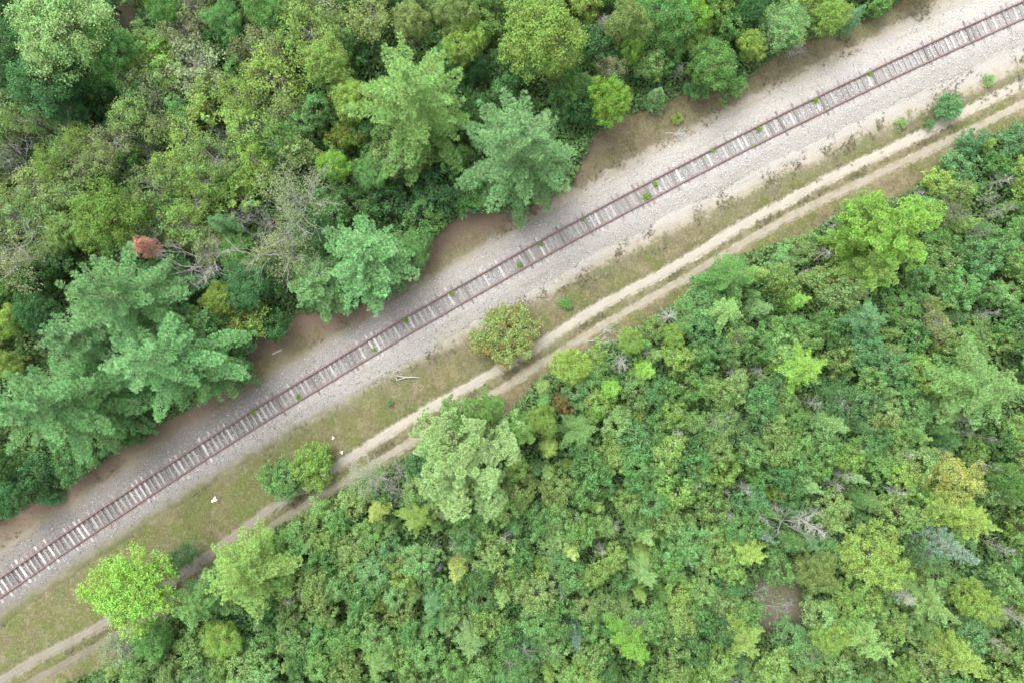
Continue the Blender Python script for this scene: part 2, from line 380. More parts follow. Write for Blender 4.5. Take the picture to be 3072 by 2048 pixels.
for i in range(len(T54)):
    if not (-480 < TP[i, 0] < 3560): continue
    tn = T54T[i]; yaw = math.atan2(tn[1], tn[0]) + RS.normal(0, .018)
    off = RS.normal(0, .05); z = RS.normal(-.003, .012)
    c = T54[i] + np.array([tn[1], -tn[0]]) * off
    if i in near100:
        o = part('sleeper', SLEEPER_ME[i % 10], track, tie_tone(RS)); o.location = (c[0], c[1], z); o.rotation_euler = (0, 0, yaw)
    else:
        g, gi = SLEEPER_GEO[i % 10]; R = np.array([[math.cos(yaw), -math.sin(yaw), 0], [math.sin(yaw), math.cos(yaw), 0], [0, 0, 1]])
        tone = tie_tone(RS)[0]
        rest.append((g @ R.T + [c[0], c[1], z], gi, np.full(len(g), tone)))
def wood_far(t):
    v = t.att('v'); n = t.noise(pos(t), 6, 4, .7); n2 = t.noise(pos(t), 1.6, 3)
    cc = t.new('ShaderNodeCombineColor')
    for k in range(3): t.put(cc.inputs[k], t.m('MULTIPLY', v, (1.02, .975, .98)[k]))
    c = t.hsv(cc.outputs[0], .5, 1.0, t.m('ADD', .45, t.m('MULTIPLY', n, 1.1)))
    return t.mix(t.m('MULTIPLY', t.step(n2, .5, .75), .45), c, (.13, .10, .08))
M_TIE_FAR = plain('weathered sleeper wood of many tones', wood_far)
o = part('sleeper', quads('sleeper', np.concatenate([r[0] for r in rest]), [M_TIE_FAR, M_PLATE], {'v': np.concatenate([r[2] for r in rest])}, np.concatenate([r[1] for r in rest])), track)
o['kind'] = 'stuff'

# ---- loose ballast stones
def stones(n, rng):
    u = rng.uniform(-200, 3272, n); d = rng.normal(0, 1.5, n); d = np.where(rng.random(n) < .35, rng.uniform(-3.2, 3.8, n), d)
    i = np.clip(((u + 560) / 4200 * len(TL)).astype(int), 0, len(TL) - 1); T = tangents(TL)[i]
    N = np.stack([T[:, 1], -T[:, 0]], -1); XY = TL[i] + N * d[:, None] + rng.normal(0, .05, (n, 2))
    z = np.interp(np.abs(d), [0, .66, .8, 1.25, 1.6, 3.0, 3.5], [-.095, -.09, -.035, -.025, -.055, -.41, -.42])
    s = rng.uniform(.022, .062, n)
    ed = np.where(d > 0, d / SW(u / 3072), -d / NW(u / 3072))
    okd = (ed < 1.0 + rng.normal(0, .06, n)) & ((np.abs(d) < .6) | (np.abs(d) > .9)); XY, z, s, u = XY[okd], z[okd], s[okd], u[okd]; n = len(XY)
    C = np.concatenate([XY, z[:, None]], 1)
    base = np.array([(-1, -.8, 0), (.9, -1, 0), (1, .8, 0), (-.8, 1, 0)], float); top = np.array([(-.5, -.4, .8), (.5, -.5, .7), (.45, .45, .9), (-.45, .5, .75)])
    a = rng.uniform(0, 6.28, n); R = np.zeros((n, 3, 3)); R[:, 0, 0] = R[:, 1, 1] = np.cos(a); R[:, 0, 1] = -np.sin(a); R[:, 1, 0] = np.sin(a); R[:, 2, 2] = 1
    jit = lambda b: np.einsum('nij,nkj->nki', R, b[None] * (1 + rng.normal(0, .2, (n, 4, 3)))) * s[:, None, None] + C[:, None]
    b, tp = jit(base), jit(top)
    q = np.stack([tp] + [np.stack([b[:, k], b[:, (k + 1) % 4], tp[:, (k + 1) % 4], tp[:, k]], 1) for k in range(4)], 1)
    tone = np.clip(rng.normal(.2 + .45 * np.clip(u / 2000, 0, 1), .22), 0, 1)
    return q.reshape(-1, 4, 3), np.repeat(tone, 5)
q, tone = stones(38000, RS)
o = bpy.data.objects.new('ballast_gravel', quads('ballast_gravel', q, M_STONE, {'v': tone})); COL.objects.link(o); o['kind'] = 'stuff'

# ---- grass: blades over the clearing, and dry tufts along the sandy rims
def blades(rng, C, n, rad, hgt, wid):
    k = len(C); P = np.repeat(C, n, 0); r = np.repeat(rad, n)
    P = P + np.concatenate([rng.normal(0, .5, (k * n, 2)) * r[:, None], np.zeros((k * n, 1))], 1)
    D = norm(rng.normal(size=(k * n, 3)) * [.9, .9, 0] + [0, 0, .55]); h = np.repeat(hgt, n) * rng.uniform(.5, 1.1, k * n)
    return blade_quads(P, D, h, wid)
n = 110000
gxp, gyp = RS.uniform(-78, 78, n), RS.uniform(-62, 62, n)
a = land_attrs(gxp, gyp)
dens = np.clip(a['clear'] / .8 + .6, 0, 1) * (a['e'] > 1.0) * (np.minimum(a['r1'], a['r2']) > .5) * np.where(a['e'] < 1.35, .35, 1)
dens = dens * np.clip(1.1 - a['needle'], .12, 1) * (.25 + .75 * (wob(gxp, gyp, 1.1, 21) > -.25))
dens = np.where((a['r1'] + a['r2'] < 2.3), dens * .5, dens)
ok = RS.random(n) < dens
C = np.stack([gxp[ok], gyp[ok], np.full(ok.sum(), Z0 - .03)], -1)
gr = np.clip(.38 + .3 * wob(C[:, 0], C[:, 1], .35, 8) + .15 * (a['south'][ok] - .5) + RS.normal(0, .12, len(C)), 0, 1)
q = blades(RS, C, 9, RS.uniform(.08, .24, len(C)), RS.uniform(.10, .30, len(C)), .017)
o = bpy.data.objects.new('grass', quads('grass', q, M_GRASS, {'v': RS.random(len(q)), 'c': np.repeat(gr, 9)})); COL.objects.link(o); o['kind'] = 'stuff'
n = 9000
uu = RS.uniform(-150, 3220, n); side = np.where(RS.random(n) < .7, 1, -1); t_ = uu / 3072
ee = 1.2 + RS.normal(0, .2, n); d = np.where(side > 0, ee * SW(t_), -ee * NW(t_))
i = np.clip(((uu + 560) / 4200 * len(TL)).astype(int), 0, len(TL) - 1); T = tangents(TL)[i]
XY = TL[i] + np.stack([T[:, 1], -T[:, 0]], -1) * d[:, None]
ok = (wob(XY[:, 0], XY[:, 1], 2.1, 31) > -.15) & (RS.random(n) < .35 + .5 * (t_ > .45))
m2 = RS.integers(0, len(R1), 2600); mid = (R1[m2] + R2[dist(R1[m2], R2)[1]]) / 2 + RS.normal(0, .16, (2600, 2))
mid = mid[wob(mid[:, 0], mid[:, 1], 1.2, 5) > .0]
XY = np.concatenate([XY[ok], mid]); C = np.concatenate([XY, np.full((len(XY), 1), Z0 - .02)], 1)
q = blades(RS, C, 16, RS.uniform(.06, .17, len(C)), RS.uniform(.08, .2, len(C)), .016)
o = bpy.data.objects.new('dry_grass', quads('dry_grass', q, M_TUFT, {'v': np.repeat(np.clip(RS.normal(.35, .25, len(C)), 0, 1), 16)})); COL.objects.link(o); o['kind'] = 'stuff'

# ------------------------------------------------------------------ plant generators (all at real size, base at z = 0)
def lump(D, rng, amp):
    o = 0
    for _ in range(6):
        k = norm(rng.normal(size=(1, 3)))[0] * rng.uniform(2.0, 5.0); o = o + np.sin(D @ k + rng.uniform(0, 6.28))
    return 1 + amp * o / 3
def broadleaf(seed, R, Hc, zc, nclump, per, leaf, clump_r=.3, sparse=0.0, mat=None, limb_mat=None, limbs=9, limb_r=.03, rough_=.42):
    """crown of leaf clumps round (0,0,zc), half height Hc; returns crown mesh, trunk mesh with limbs"""
    rng = np.random.default_rng(seed)
    D = norm(rng.normal(size=(nclump, 3)) + [0, 0, .25])
    r = rng.uniform(.35, 1.0, nclump) ** .6 * lump(D, rng, rough_)
    C = D * r[:, None] * [R * .82, R * .82, Hc * .85] + [0, 0, zc]
    rc = R * clump_r * rng.uniform(.6, 1.25, nclump); tone = np.clip(rng.normal(.5, .24, nclump), 0, 1)
    n = nclump * per
    d = norm(rng.normal(size=(n, 3)) + [0, 0, .45]); k = np.repeat(np.arange(nclump), per)
    P = C[k] + d * (rc[k] * rng.uniform(.35, 1.1, n))[:, None] * [1, 1, .65]
    N = norm(d * .7 + rng.normal(size=(n, 3)) * .55 + [0, 0, .55])
    if sparse > 0:
        kp = rng.random(n) > sparse; P, N, k = P[kp], N[kp], k[kp]; n = len(P)
    Q = leaf_quads(rng, P, N, leaf * rng.uniform(.7, 1.35, n), .62)
    crown = quads('crown', Q, mat or M_LEAF, {'v': rng.random(n), 'c': tone[k]})
    zb = max(zc - Hc * .6, .2)
    wob_ = rng.normal(0, .05, (4, 2)) * R; zz = np.linspace(0, zb + Hc * .7, 4)
    K = np.concatenate([wob_, zz[:, None]], 1); K[0, :2] = 0
    rr = np.linspace(.055, .02, 4) * (R + .4)
    P0, P1, Ra, Rb = [*K[:-1]], [*K[1:]], [*rr[:-1]], [*rr[1:]]
    for j in rng.choice(nclump, min(limbs, nclump), replace=False):
        s = K[rng.integers(1, 4)]; m = (s + C[j]) / 2 + rng.normal(0, .07, 3) * R + [0, 0, .05]
        P0 += [s, m]; P1 += [m, C[j]]; Ra += [limb_r * R * .6, limb_r * R * .42]; Rb += [limb_r * R * .42, limb_r * R * .2]
    trunk = quads('trunk', tubes(P0, P1, Ra, Rb, 5), limb_mat or M_BARK)
    return crown, trunk
def conifer(seed, R, Ht, low=.22, whorls=14, per=6, tuft_n=26, blade_n=14, blade=.16, bw=.022, width=.26, up=.35, droop=.25, power=.8, tip=.35, tuft_r=.16, jitter=.15, lobes=False, round_=.0, mat=None, grid=None, side_droop=.55):
    """whorled conifer: plumes of needle tufts along drooping boughs"""
    rng = np.random.default_rng(seed)
    P, Dn, Ln, tn = [], [], [], []
    B0, B1, Br0, Br1 = [[0, 0, 0]], [[0, 0, Ht * .97]], [.02 * Ht * .75], [.02]
    for w in range(whorls):
        f = w / (whorls - 1)                      # 0 low, 1 top
        z0 = Ht * (low + (1 - low) * f) * 1.0
        prof = (1 - f) ** power if round_ == 0 else (1 - f ** (2 + round_)) ** .8
        L0 = R * max(prof * min(1, .72 + .9 * f), .07)
        nb = max(4, int(per * (.75 + .35 * (1 - f))))
        a0 = rng.uniform(0, 6.28)
        for b in range(nb):
            az = a0 + 6.283 * b / nb + rng.normal(0, .2); L = L0 * (1 + rng.normal(0, jitter)); zb = z0 + rng.normal(0, Ht / whorls * .3)
            h = np.array([math.cos(az), math.sin(az), 0]); sd = np.array([-h[1], h[0], 0])
            u_, dr = up * (.4 + .9 * f), droop * (1.2 - f)
            nt = max(4, int(tuft_n * (L / R) ** 1.1 * rng.uniform(.75, 1.2)))
            t = rng.beta(1.7 if not lobes else 5, 1.15 if not lobes else 1.2, nt) * .95 + .05
            if lobes: t = np.where(rng.random(nt) < .3, rng.uniform(.05, .65, nt), t)
            s = rng.uniform(-1, 1, nt)
            if grid:
                g_ = grid; tt_, ss_ = [], []
                for it, ta in enumerate(np.arange(.14 + .1 * rng.random(), 1.0, g_ / L)):
                    wl = width * L * math.sin(math.pi * min(1, ta * .86 + .12)) ** .8; k_ = int(wl / g_ + .5)
                    for js in range(-k_, k_ + 1): tt_.append(ta - .6 * abs(js) * g_ / L * .4 + rng.normal(0, .14) * g_ / L); ss_.append((js * g_ + rng.normal(0, .16) * g_) / max(wl, g_))
                t, s = np.clip(np.array(tt_), .05, 1.05), np.array(ss_); nt = len(t)
            bt = rng.normal(0, .13)
            wd = width * L * np.sin(np.pi * np.clip(t * .86 + .12, 0, 1)) ** .8 if not lobes else width * L * np.clip((t - .1) / .6, .12, 1)
            z = zb + L * (u_ * t - dr * t ** 2) - side_droop * np.abs(s) ** 1.5 * wd + rng.normal(0, .05, nt)
            if lobes: z = z + wd * .55 * np.sqrt(np.clip(1 - s ** 2, 0, 1)) * rng.random(nt)
            pt = h[None] * (L * t)[:, None] + sd[None] * (s * wd)[:, None] + np.stack([0 * z, 0 * z, z], -1)
            axs = norm(h[None] * .55 + sd[None] * (s * .6)[:, None] + [[0, 0, .75]] + rng.normal(0, .15, (nt, 3)))
            dirs = norm(np.repeat(axs, blade_n, 0) * .75 + rng.normal(size=(nt * blade_n, 3)) * .75)
            P.append(np.repeat(pt, blade_n, 0) + dirs * .25 * tuft_r); Dn.append(dirs); Ln.append(blade * rng.uniform(.7, 1.2, nt * blade_n))
            tn.append(np.repeat(np.clip(.5 + bt + rng.normal(0, .16, nt) + .2 * (t - .6), 0, 1), blade_n))
            e1 = np.array([0, 0, zb]); ts = (0, .5, .92)
            pp = [np.array([h[0] * L * q_, h[1] * L * q_, zb + L * (u_ * q_ - dr * q_ ** 2) - .14]) for q_ in ts]
            for k in range(2): B0.append(pp[k]); B1.append(pp[k + 1]); Br0.append((.010, .007)[k] * L + .006); Br1.append((.007, .003)[k] * L + .005)
    nt = 10
    pt = np.concatenate([rng.normal(0, tuft_r * .5, (nt, 2)), Ht + rng.uniform(-.3, .05, (nt, 1))], 1)
    dirs = norm(rng.normal(size=(nt * blade_n, 3)) + [0, 0, .8]); P.append(np.repeat(pt, blade_n, 0)); Dn.append(dirs); Ln.append(np.full(nt * blade_n, blade)); tn.append(np.full(nt * blade_n, .6))
    P, Dn, Ln, tn = (np.concatenate(x) for x in (P, Dn, Ln, tn))
    Q = blade_quads(P, Dn, Ln, bw)
    return quads('crown', Q, mat or M_NEEDLE, {'v': rng.random(len(Q)), 'c': tn}), quads('trunk', tubes(B0, B1, Br0, Br1, 5), M_BARK)
def skeleton(seed, Ht, spread, nmain, depth, r0, wob_=.18, upb=.35, gap=.55, kids=3, twig=.011):
    """bare wood: limbs that fork again and again"""
    rng = np.random.default_rng(seed); out = [[], [], [], []]
    def grow(p, d, L, r, lev):
        n = 4
        for i in range(n):
            d2 = norm(d + rng.normal(0, wob_, 3) + np.array([0, 0, .03])); q = p + d2 * L / n; r2 = max(r * .84, twig * .7)
            out[0].append(p); out[1].append(q); out[2].append(r); out[3].append(r2); p, d, r = q, d2, r2
            if lev < depth and (i > 0):
                for _ in range(rng.integers(1, kids + 1)):
                    dd = norm(d + rng.normal(0, gap, 3) * [1, 1, .7] + np.array([0, 0, .05])); grow(p, dd, L * rng.uniform(.42, .7), max(r * .6, twig), lev + 1)
    z1 = Ht * .35
    out[0].append(np.zeros(3)); out[1].append(np.array([0, 0, z1])); out[2].append(r0); out[3].append(r0 * .8)
    for k in range(nmain):
        a = 6.283 * k / nmain + rng.normal(0, .35); e = rng.uniform(.25, 1.0)
        d = norm(np.array([math.cos(a) * e, math.sin(a) * e, upb + rng.uniform(0, .5)])); L = spread * rng.uniform(.7, 1.15)
        grow(np.array([0, 0, z1 * rng.uniform(.6, 1)]), d, L, r0 * .6, 1)
    return out
def spiky(seed, Ht, R, n, r=.0085):
    """dead conifer or bush: a stem beset with thin straight twigs"""
    rng = np.random.default_rng(seed); P0, P1, A, B = [np.zeros(3)], [np.array([0, 0, Ht])], [.03 + .01 * Ht], [.012]
    for _ in range(n):
        f = rng.uniform(.15, 1) ** .8; z = Ht * f; a = rng.uniform(0, 6.28); L = R * (1.05 - f * .75) * rng.uniform(.55, 1.1)
        d = norm(np.array([math.cos(a), math.sin(a), rng.uniform(.0, .7)])); p = np.array([0, 0, z]); m = p + d * L * .55; q = p + d * L + [0, 0, -.06 * L] + rng.normal(0, .05 * L, 3)
        P0 += [p, m]; P1 += [m, q]; A += [r * 1.5, r]; B += [r, r * .5]
        for _ in range(5):
            f2 = rng.uniform(.3, 1); b = p + d * L * f2; d2 = norm(d + rng.normal(0, .55, 3)); P0.append(b); P1.append(b + d2 * L * rng.uniform(.15, .4)); A.append(r * .75); B.append(r * .35)
    return [P0, P1, A, B]

# ------------------------------------------------------------------ prototypes
print('building plant shapes')
PRO = {}
PRO['shrub'] = [broadleaf(100 + k, 1.7, 1.0, 1.5, 84, 52, .066, .19) for k in range(5)]
PRO['sapling'] = [broadleaf(120 + k, 1.6, 1.7, 3.0, 92, 52, .064, .185) for k in range(5)]
PRO['tree'] = [broadleaf(140 + k, 3.0, 2.6, 6.0, 250, 80, .064, .16, limbs=22, limb_r=.02, rough_=.32) for k in range(5)]
PRO['round'] = [broadleaf(110 + k, 1.7, 1.3, 1.3, 120, 60, .055, .17, rough_=.14) for k in range(3)]
PRO['loose'] = [broadleaf(160 + k, 2.4, 1.9, 4.0, 100, 52, .075, .24, sparse=.35, limb_mat=M_TWIG, limbs=70, limb_r=.018) for k in range(4)]
PRO['aut'] = [broadleaf(180 + k, 2.0, 1.4, 2.2, 150, 60, .055, .17, limbs=60, limb_r=.012, mat=M_LEAF_AUT) for k in range(2)]
PRO['gold'] = [broadleaf(190 + k, 2.0, 2.2, 4.2, 110, 70, .055, .20, mat=M_LEAF_GOLD, limb_mat=M_TWIG, limbs=30, limb_r=.016) for k in range(2)]
PRO['pine'] = [conifer(200 + k, 5.0, 15.0, .22, 10, 8, 52, 38, .28, .021, .105, .68, .52, .72, tuft_r=.15, jitter=.2, grid=.33) for k in range(4)]
PRO['roundpine'] = [conifer(220 + k, 3.6, 9.5, .15, 9, 8, 36, 40, .26, .022, .17, .6, .42, .75, tuft_r=.15, round_=.3, jitter=.2, grid=.34) for k in range(2)]
PRO['lobepine'] = [conifer(230 + k, 3.6, 10.0, .25, 9, 6, 80, 38, .17, .021, .24, .5, .3, .75, tuft_r=.2, lobes=True, round_=.2, jitter=.25) for k in range(2)]
PRO['soft'] = [conifer(240 + k, 1.9, 6.0, .12, 12, 7, 15, 22, .17, .015, .19, .6, .3, .85, tuft_r=.12, grid=.22) for k in range(4)]
PRO['spruce'] = [conifer(260 + k, 1.9, 8.0, .06, 18, 8, 15, 12, .14, .018, .22, .25, .35, .9, tuft_r=.14) for k in range(2)]
PRO['softbig'] = [conifer(270 + k, 3.6, 11.0, .18, 11, 7, 34, 30, .23, .019, .15, .6, .35, .8, tuft_r=.15, jitter=.24, grid=.29) for k in range(3)]
def dead_pair(sk, mat): return quads('branches', tubes(sk[0][1:], sk[1][1:], sk[2][1:], sk[3][1:], 4), mat), quads('trunk', tubes(sk[0][:1], sk[1][:1], sk[2][:1], sk[3][:1], 6), mat)
PRO['deadtree'] = [dead_pair(skeleton(300 + k, 5.0, 2.2, 6, 3, .09), M_DEADWOOD) for k in range(3)]
PRO['deadbush'] = [dead_pair(spiky(320 + k, 2.6, 1.5, 46), M_DEADWOOD) for k in range(3)]
PRO['deadfir'] = [dead_pair(spiky(330 + k, 6.0, 1.5, 110), M_DEADWOOD) for k in range(2)]
PRO['greytwig'] = [dead_pair(skeleton(340 + k, 3.6, 1.7, 8, 3, .05, upb=.7), M_TWIG) for k in range(2)]
def half_bare(seed):
    c, _ = broadleaf(seed, 3.2, 3.2, 6.2, 120, 60, .065, .22, sparse=.45)
    sk = skeleton(seed + 1, 11.5, 3.3, 9, 3, .12, upb=.75)
    return c, dead_pair(sk, M_DEADWOOD)
PRO['half'] = [half_bare(360 + 3 * k) for k in range(2)]
NOM = dict(shrub=(1.7, 1.5, 2.5), round=(1.7, 1.5, 2.6), sapling=(1.6, 3.0, 4.7), tree=(3.0, 6.0, 8.6), loose=(2.4, 4.0, 5.9), aut=(2.0, 2.6, 4.0), gold=(2.0, 4.2, 6.4), pine=(5.0, 11, 15), roundpine=(3.6, 7, 9.5),
           lobepine=(3.6, 7.5, 10), soft=(1.9, 4.0, 6.0), spruce=(1.9, 5.2, 8), softbig=(3.6, 7.5, 11), deadtree=(2.4, 3.2, 5), deadbush=(1.5, 1.6, 2.6), deadfir=(1.5, 4.0, 6.0), greytwig=(1.8, 2.4, 3.8), half=(3.2, 6.6, 10))
# nominal crown radius, height of its widest sight, full height
NAME = dict(shrub=('leafy_shrub', 'shrub'), round=('round_bush', 'bush'), sapling=('broadleaf_sapling', 'sapling'), tree=('broadleaf_tree', 'tree'), loose=('sparse_tree', 'tree'), aut=('leafy_shrub', 'shrub'), gold=('broadleaf_tree', 'tree'),
            pine=('pine_tree', 'pine tree'), roundpine=('pine_tree', 'pine tree'), lobepine=('pine_tree', 'pine tree'), soft=('young_conifer', 'conifer'), spruce=('spruce_tree', 'spruce'), softbig=('conifer_tree', 'conifer'),
            deadtree=('dead_tree', 'dead tree'), deadbush=('dead_shrub', 'dead shrub'), deadfir=('dead_conifer', 'dead tree'), greytwig=('bare_shrub', 'shrub'), half=('half_bare_tree', 'tree'))
NOUN = dict(shrub='leafy shrub', round='round bush', sapling='leafy sapling', tree='broadleaf tree', loose='thin-leaved tree', aut='shrub turning orange', gold='tree turning yellow', pine='big pine', roundpine='round pine', lobepine='tufted pine',
            soft='feathery young conifer', spruce='spruce', softbig='feathery conifer', deadtree='bare dead tree', deadbush='dead twiggy shrub', deadfir='dead conifer', greytwig='bare grey shrub', half='half-bare tree')
PAL = dict(dark=((.042, .105, .036), 'dark green'), mid=((.075, .160, .048), 'mid green'), blue=((.068, .150, .060), 'blue-green'), pale=((.125, .215, .075), 'pale green'), olive=((.112, .165, .055), 'olive green'),
           yel=((.128, .205, .050), 'yellow-green'), lime=((.115, .225, .042), 'lime green'), pine=((.076, .162, .062), 'bluish green'), pinel=((.095, .180, .052), 'light green'), grey=((.122, .160, .078), 'grey-green'),
           deep=((.088, .150, .030), 'deep yellow-green'),
           silver=((.082, .140, .094), 'silvery blue-green'), rust=((.30, .19, .135), 'rust-brown'), gold=((.18, .24, .07), 'golden green'), wood=((.5, .5, .5), 'grey'), brown=((.135, .13, .05), 'brownish green'))
GROUP = dict(shrub='leafy shrubs of the thicket', sapling='leafy saplings of the thicket', tree='broadleaf trees of the forest', loose='thin-leaved trees of the forest', soft='young conifers in the forest', deadtree='bare dead trees', deadbush='dead twiggy shrubs', deadfir='dead conifers',
             greytwig='bare grey shrubs', softbig='feathery conifers of the forest', half='half-bare trees', pine='big pines by the railway', roundpine='big pines by the railway', lobepine='tufted pines by the track')
LEAF_GAIN = 1.62
def plant(kind, px, py, Rpx, col, h=None, label=None, anchor=None, blend=0.0):
    k = RS.integers(0, len(PRO[kind])); a, b = PRO[kind][k]
    nr, nz, nh = NOM[kind]
    hs = 1.0
    R = Rpx / S * (H - nz) / H
    sc = R / nr
    hz = sc if h is None else (h / nh)
    x, y = ground(px, py, nz * hz + Z0)
    R = Rpx / S * (H - nz * hz) / H; sc = R / nr
    if kind in ('pine', 'softbig', 'spruce', 'soft', 'deadfir', 'lobepine', 'roundpine'): x, y = ground(px, py, nh * hz * .8 + Z0)
    e = thing(NAME[kind][0], x, y, Z0 - .03, NAME[kind][1], GROUP.get(kind), RS.uniform(0, 6.28), (sc, sc * RS.uniform(.92, 1.08), hz))
    rgb, word = PAL[col]
    base_ = (.092, .178, .058); rgb = tuple(a_ * (1 - blend) + b_ * blend for a_, b_ in zip(rgb, base_))
    f = RS.uniform(.88, 1.14); g = RS.uniform(.92, 1.08)
    f *= LEAF_GAIN
    rgb = (rgb[0] * f * g * 1.05, rgb[1] * f, rgb[2] * f * RS.uniform(.9, 1.1))
    if kind == 'half':
        part('crown', a, e, rgb); br, tr = b; part('branches', br, e); part('trunk', tr, e)
    elif kind in ('deadtree', 'deadbush', 'deadfir', 'greytwig'):
        part('branches', a, e); part('trunk', b, e)
    else:
        part('crown', a, e, rgb); part('trunk', b, e)
    if label: e['label'] = label
    noun = NOUN[kind] if kind in ('deadtree', 'deadbush', 'deadfir', 'greytwig', 'aut') else f'{word} {NOUN[kind]}'
    THINGS.append(dict(o=e, px=px, py=py, R=Rpx, noun=noun, label=label, anchor=anchor, kind=kind))
    return e

# ------------------------------------------------------------------ plants one can point at (photo pixels)
P_ = plant
# pines along the railway, upper side
P_('pine', 300, 885, 215, 'pine', 16, 'tall pine with grey-green top behind the huge pine by the rails', 'the tall grey-green pine')
P_('pine', 446, 1080, 212, 'pine', 15, 'huge dark bluish pine whose boughs reach the needle litter beside the rails', 'the huge bluish pine')
P_('pine', 95, 1215, 240, 'pine', 15, 'broad pine with long drooping plumes cut by the picture edge', 'the drooping pine at the edge')
P_('pine', 1232, 270, 238, 'pinel', 16, 'tall light green pine with feathery star of boughs, deeper in the forest', 'the light green star pine')
P_('pine', 1566, 418, 252, 'pine', 15, 'full star-shaped pine with bluish tufted centre overhanging the gravel', 'the bluish star pine')
P_('roundpine', 1090, 770, 148, 'pine', 9.5, 'rounded bushy pine of dense bright tufts at the railway clearing', 'the rounded bushy pine')
P_('roundpine', 940, 855, 110, 'pine', 7, 'lower bluish pine leaning against the rounded bushy pine')
P_('roundpine', 215, 1010, 120, 'pine', 11)
P_('roundpine', 600, 1110, 105, 'pine', 9, 'small side pine between the huge bluish pine and the clearing')
# upper forest
P_('tree', 175, 80, 170, 'pale', 12, 'large light green leafy tree in the upper corner', 'the large corner tree')
P_('tree', 140, 215, 135, 'dark', 8); P_('tree', 20, 130, 90, 'dark', 7); P_('tree', 330, 150, 80, 'mid', 9)
P_('loose', 549, 90, 78, 'grey', 6); P_('tree', 672, 67, 64, 'mid', 7); P_('tree', 500, 30, 60, 'mid', 7); P_('tree', 800, 40, 75, 'mid', 7)
P_('loose', 937, 103, 85, 'yel', 7); P_('loose', 590, 205, 105, 'grey', 6); P_('loose', 826, 223, 100, 'yel', 7)
P_('greytwig', 785, 300, 75, 'wood', 5, 'bare grey bush of fine twigs among yellow-green sparse trees', 'the fine-twigged grey bush')
P_('tree', 975, 190, 85, 'yel', 9); P_('loose', 745, 370, 85, 'yel', 6); P_('loose', 450, 285, 85, 'grey', 6); P_('shrub', 290, 268, 90, 'dark', 4); P_('tree', 300, 215, 60, 'mid', 6)
P_('deadtree', 165, 385, 75, 'wood', 7, 'tangled white dead crown with a long curved trunk', 'the tangled white snag')
P_('deadtree', 30, 480, 85, 'wood', 6, 'fallen grey dead tree forking at the picture edge', 'the forked grey deadfall')
P_('deadtree', 545, 295, 45, 'wood', 5, 'pale bare limb sticking out of the grey-green sparse trees')
P_('deadtree', 640, 375, 48, 'wood', 5, 'arched pale dead limbs over yellow-green sparse trees')
P_('greytwig', 600, 170, 55, 'wood', 5); P_('greytwig', 765, 390, 45, 'wood', 4); P_('greytwig', 455, 450, 40, 'wood', 4); P_('greytwig', 380, 520, 40, 'wood', 4)
P_('loose', 254, 415, 55, 'yel', 6); P_('loose', 560, 420, 80, 'yel', 6); P_('loose', 350, 430, 75, 'grey', 5); P_('loose', 240, 500, 75, 'olive', 5)
P_('loose', 650, 480, 80, 'olive', 6); P_('loose', 470, 560, 80, 'olive', 6); P_('loose', 530, 510, 70, 'yel', 6); P_('loose', 760, 480, 75, 'yel', 6); P_('loose', 870, 330, 70, 'olive', 6); P_('loose', 850, 430, 70, 'mid', 6)
P_('tree', 312, 650, 120, 'deep', 9, 'dense deep yellow-green broadleaf tree above the rust-brown dead crown', 'the dense yellow-green tree')
P_('soft', 650, 665, 60, 'blue', 7); P_('loose', 120, 560, 90, 'olive', 5); P_('loose', 590, 610, 65, 'yel', 6)
P_('half', 885, 590, 118, 'grey', 10, 'half-bare pale tree with white limbs showing through thin leaves', 'the half-bare pale tree')
P_('half', 850, 745, 108, 'grey', 9, 'thin grey-green half-bare tree beside the rounded bushy pine')
P_('deadtree', 612, 785, 105, 'wood', 7.5, 'spreading leafless grey tree beside the rust-brown dead crown', 'the spreading leafless tree')
P_('loose', 620, 740, 70, 'grey', 5)
P_('tree', 440, 742, 36, 'rust', 8, 'rust-brown dead crown behind the tall grey-green pine', 'the rust-brown crown')
P_('half', 45, 770, 110, 'grey', 8, 'half-bare tree with white crooked limbs at the picture edge', 'the crooked half-bare tree')
P_('tree', 656, 899, 58, 'yel', 6); P_('shrub', 735, 965, 80, 'yel', 4, 'yellow-green bush on the clearing edge below the spreading leafless tree'); P_('shrub', 822, 965, 62, 'dark', 4)
P_('tree', 735, 862, 78, 'dark', 6); P_('shrub', 690, 1010, 70, 'mid', 4); P_('tree', 100, 940, 70, 'dark', 7); P_('tree', 35, 960, 60, 'yel', 7); P_('tree', 20, 1090, 50, 'yel', 5)
P_('loose', 1172, 475, 78, 'olive', 7, 'olive thin tree in front of the light green star pine'); P_('aut', 1030, 405, 60, 'yel', 6, 'tree with orange and red turning leaves left of the star pines', 'the orange-tinged tree')
P_('tree', 1000, 500, 58, 'lime', 7, 'bright lime leafy tree below the orange-tinged tree'); P_('tree', 1055, 295, 72, 'yel', 8)
P_('shrub', 1310, 580, 92, 'dark', 4); P_('shrub', 1165, 590, 80, 'dark', 4); P_('shrub', 1260, 660, 75, 'mid', 3.5); P_('shrub', 1060, 620, 70, 'mid', 4)
P_('tree', 1620, 100, 150, 'yel', 12, 'broad yellow-olive tree at the top edge above the bluish star pine', 'the broad yellow-olive tree')
P_('deadfir', 1808, 70, 42, 'wood', 7, 'dead conifer with drooping grey twigs in the dark gap at the top', 'the drooping dead conifer')
P_('tree', 1880, 75, 72, 'olive', 9); P_('tree', 2005, 40, 100, 'mid', 8); P_('tree', 1895, 134, 46, 'lime', 7); P_('tree', 1828, 300, 76, 'lime', 7, 'bright lime tree on the clearing edge beside the bluish star pine', 'the lime edge tree')
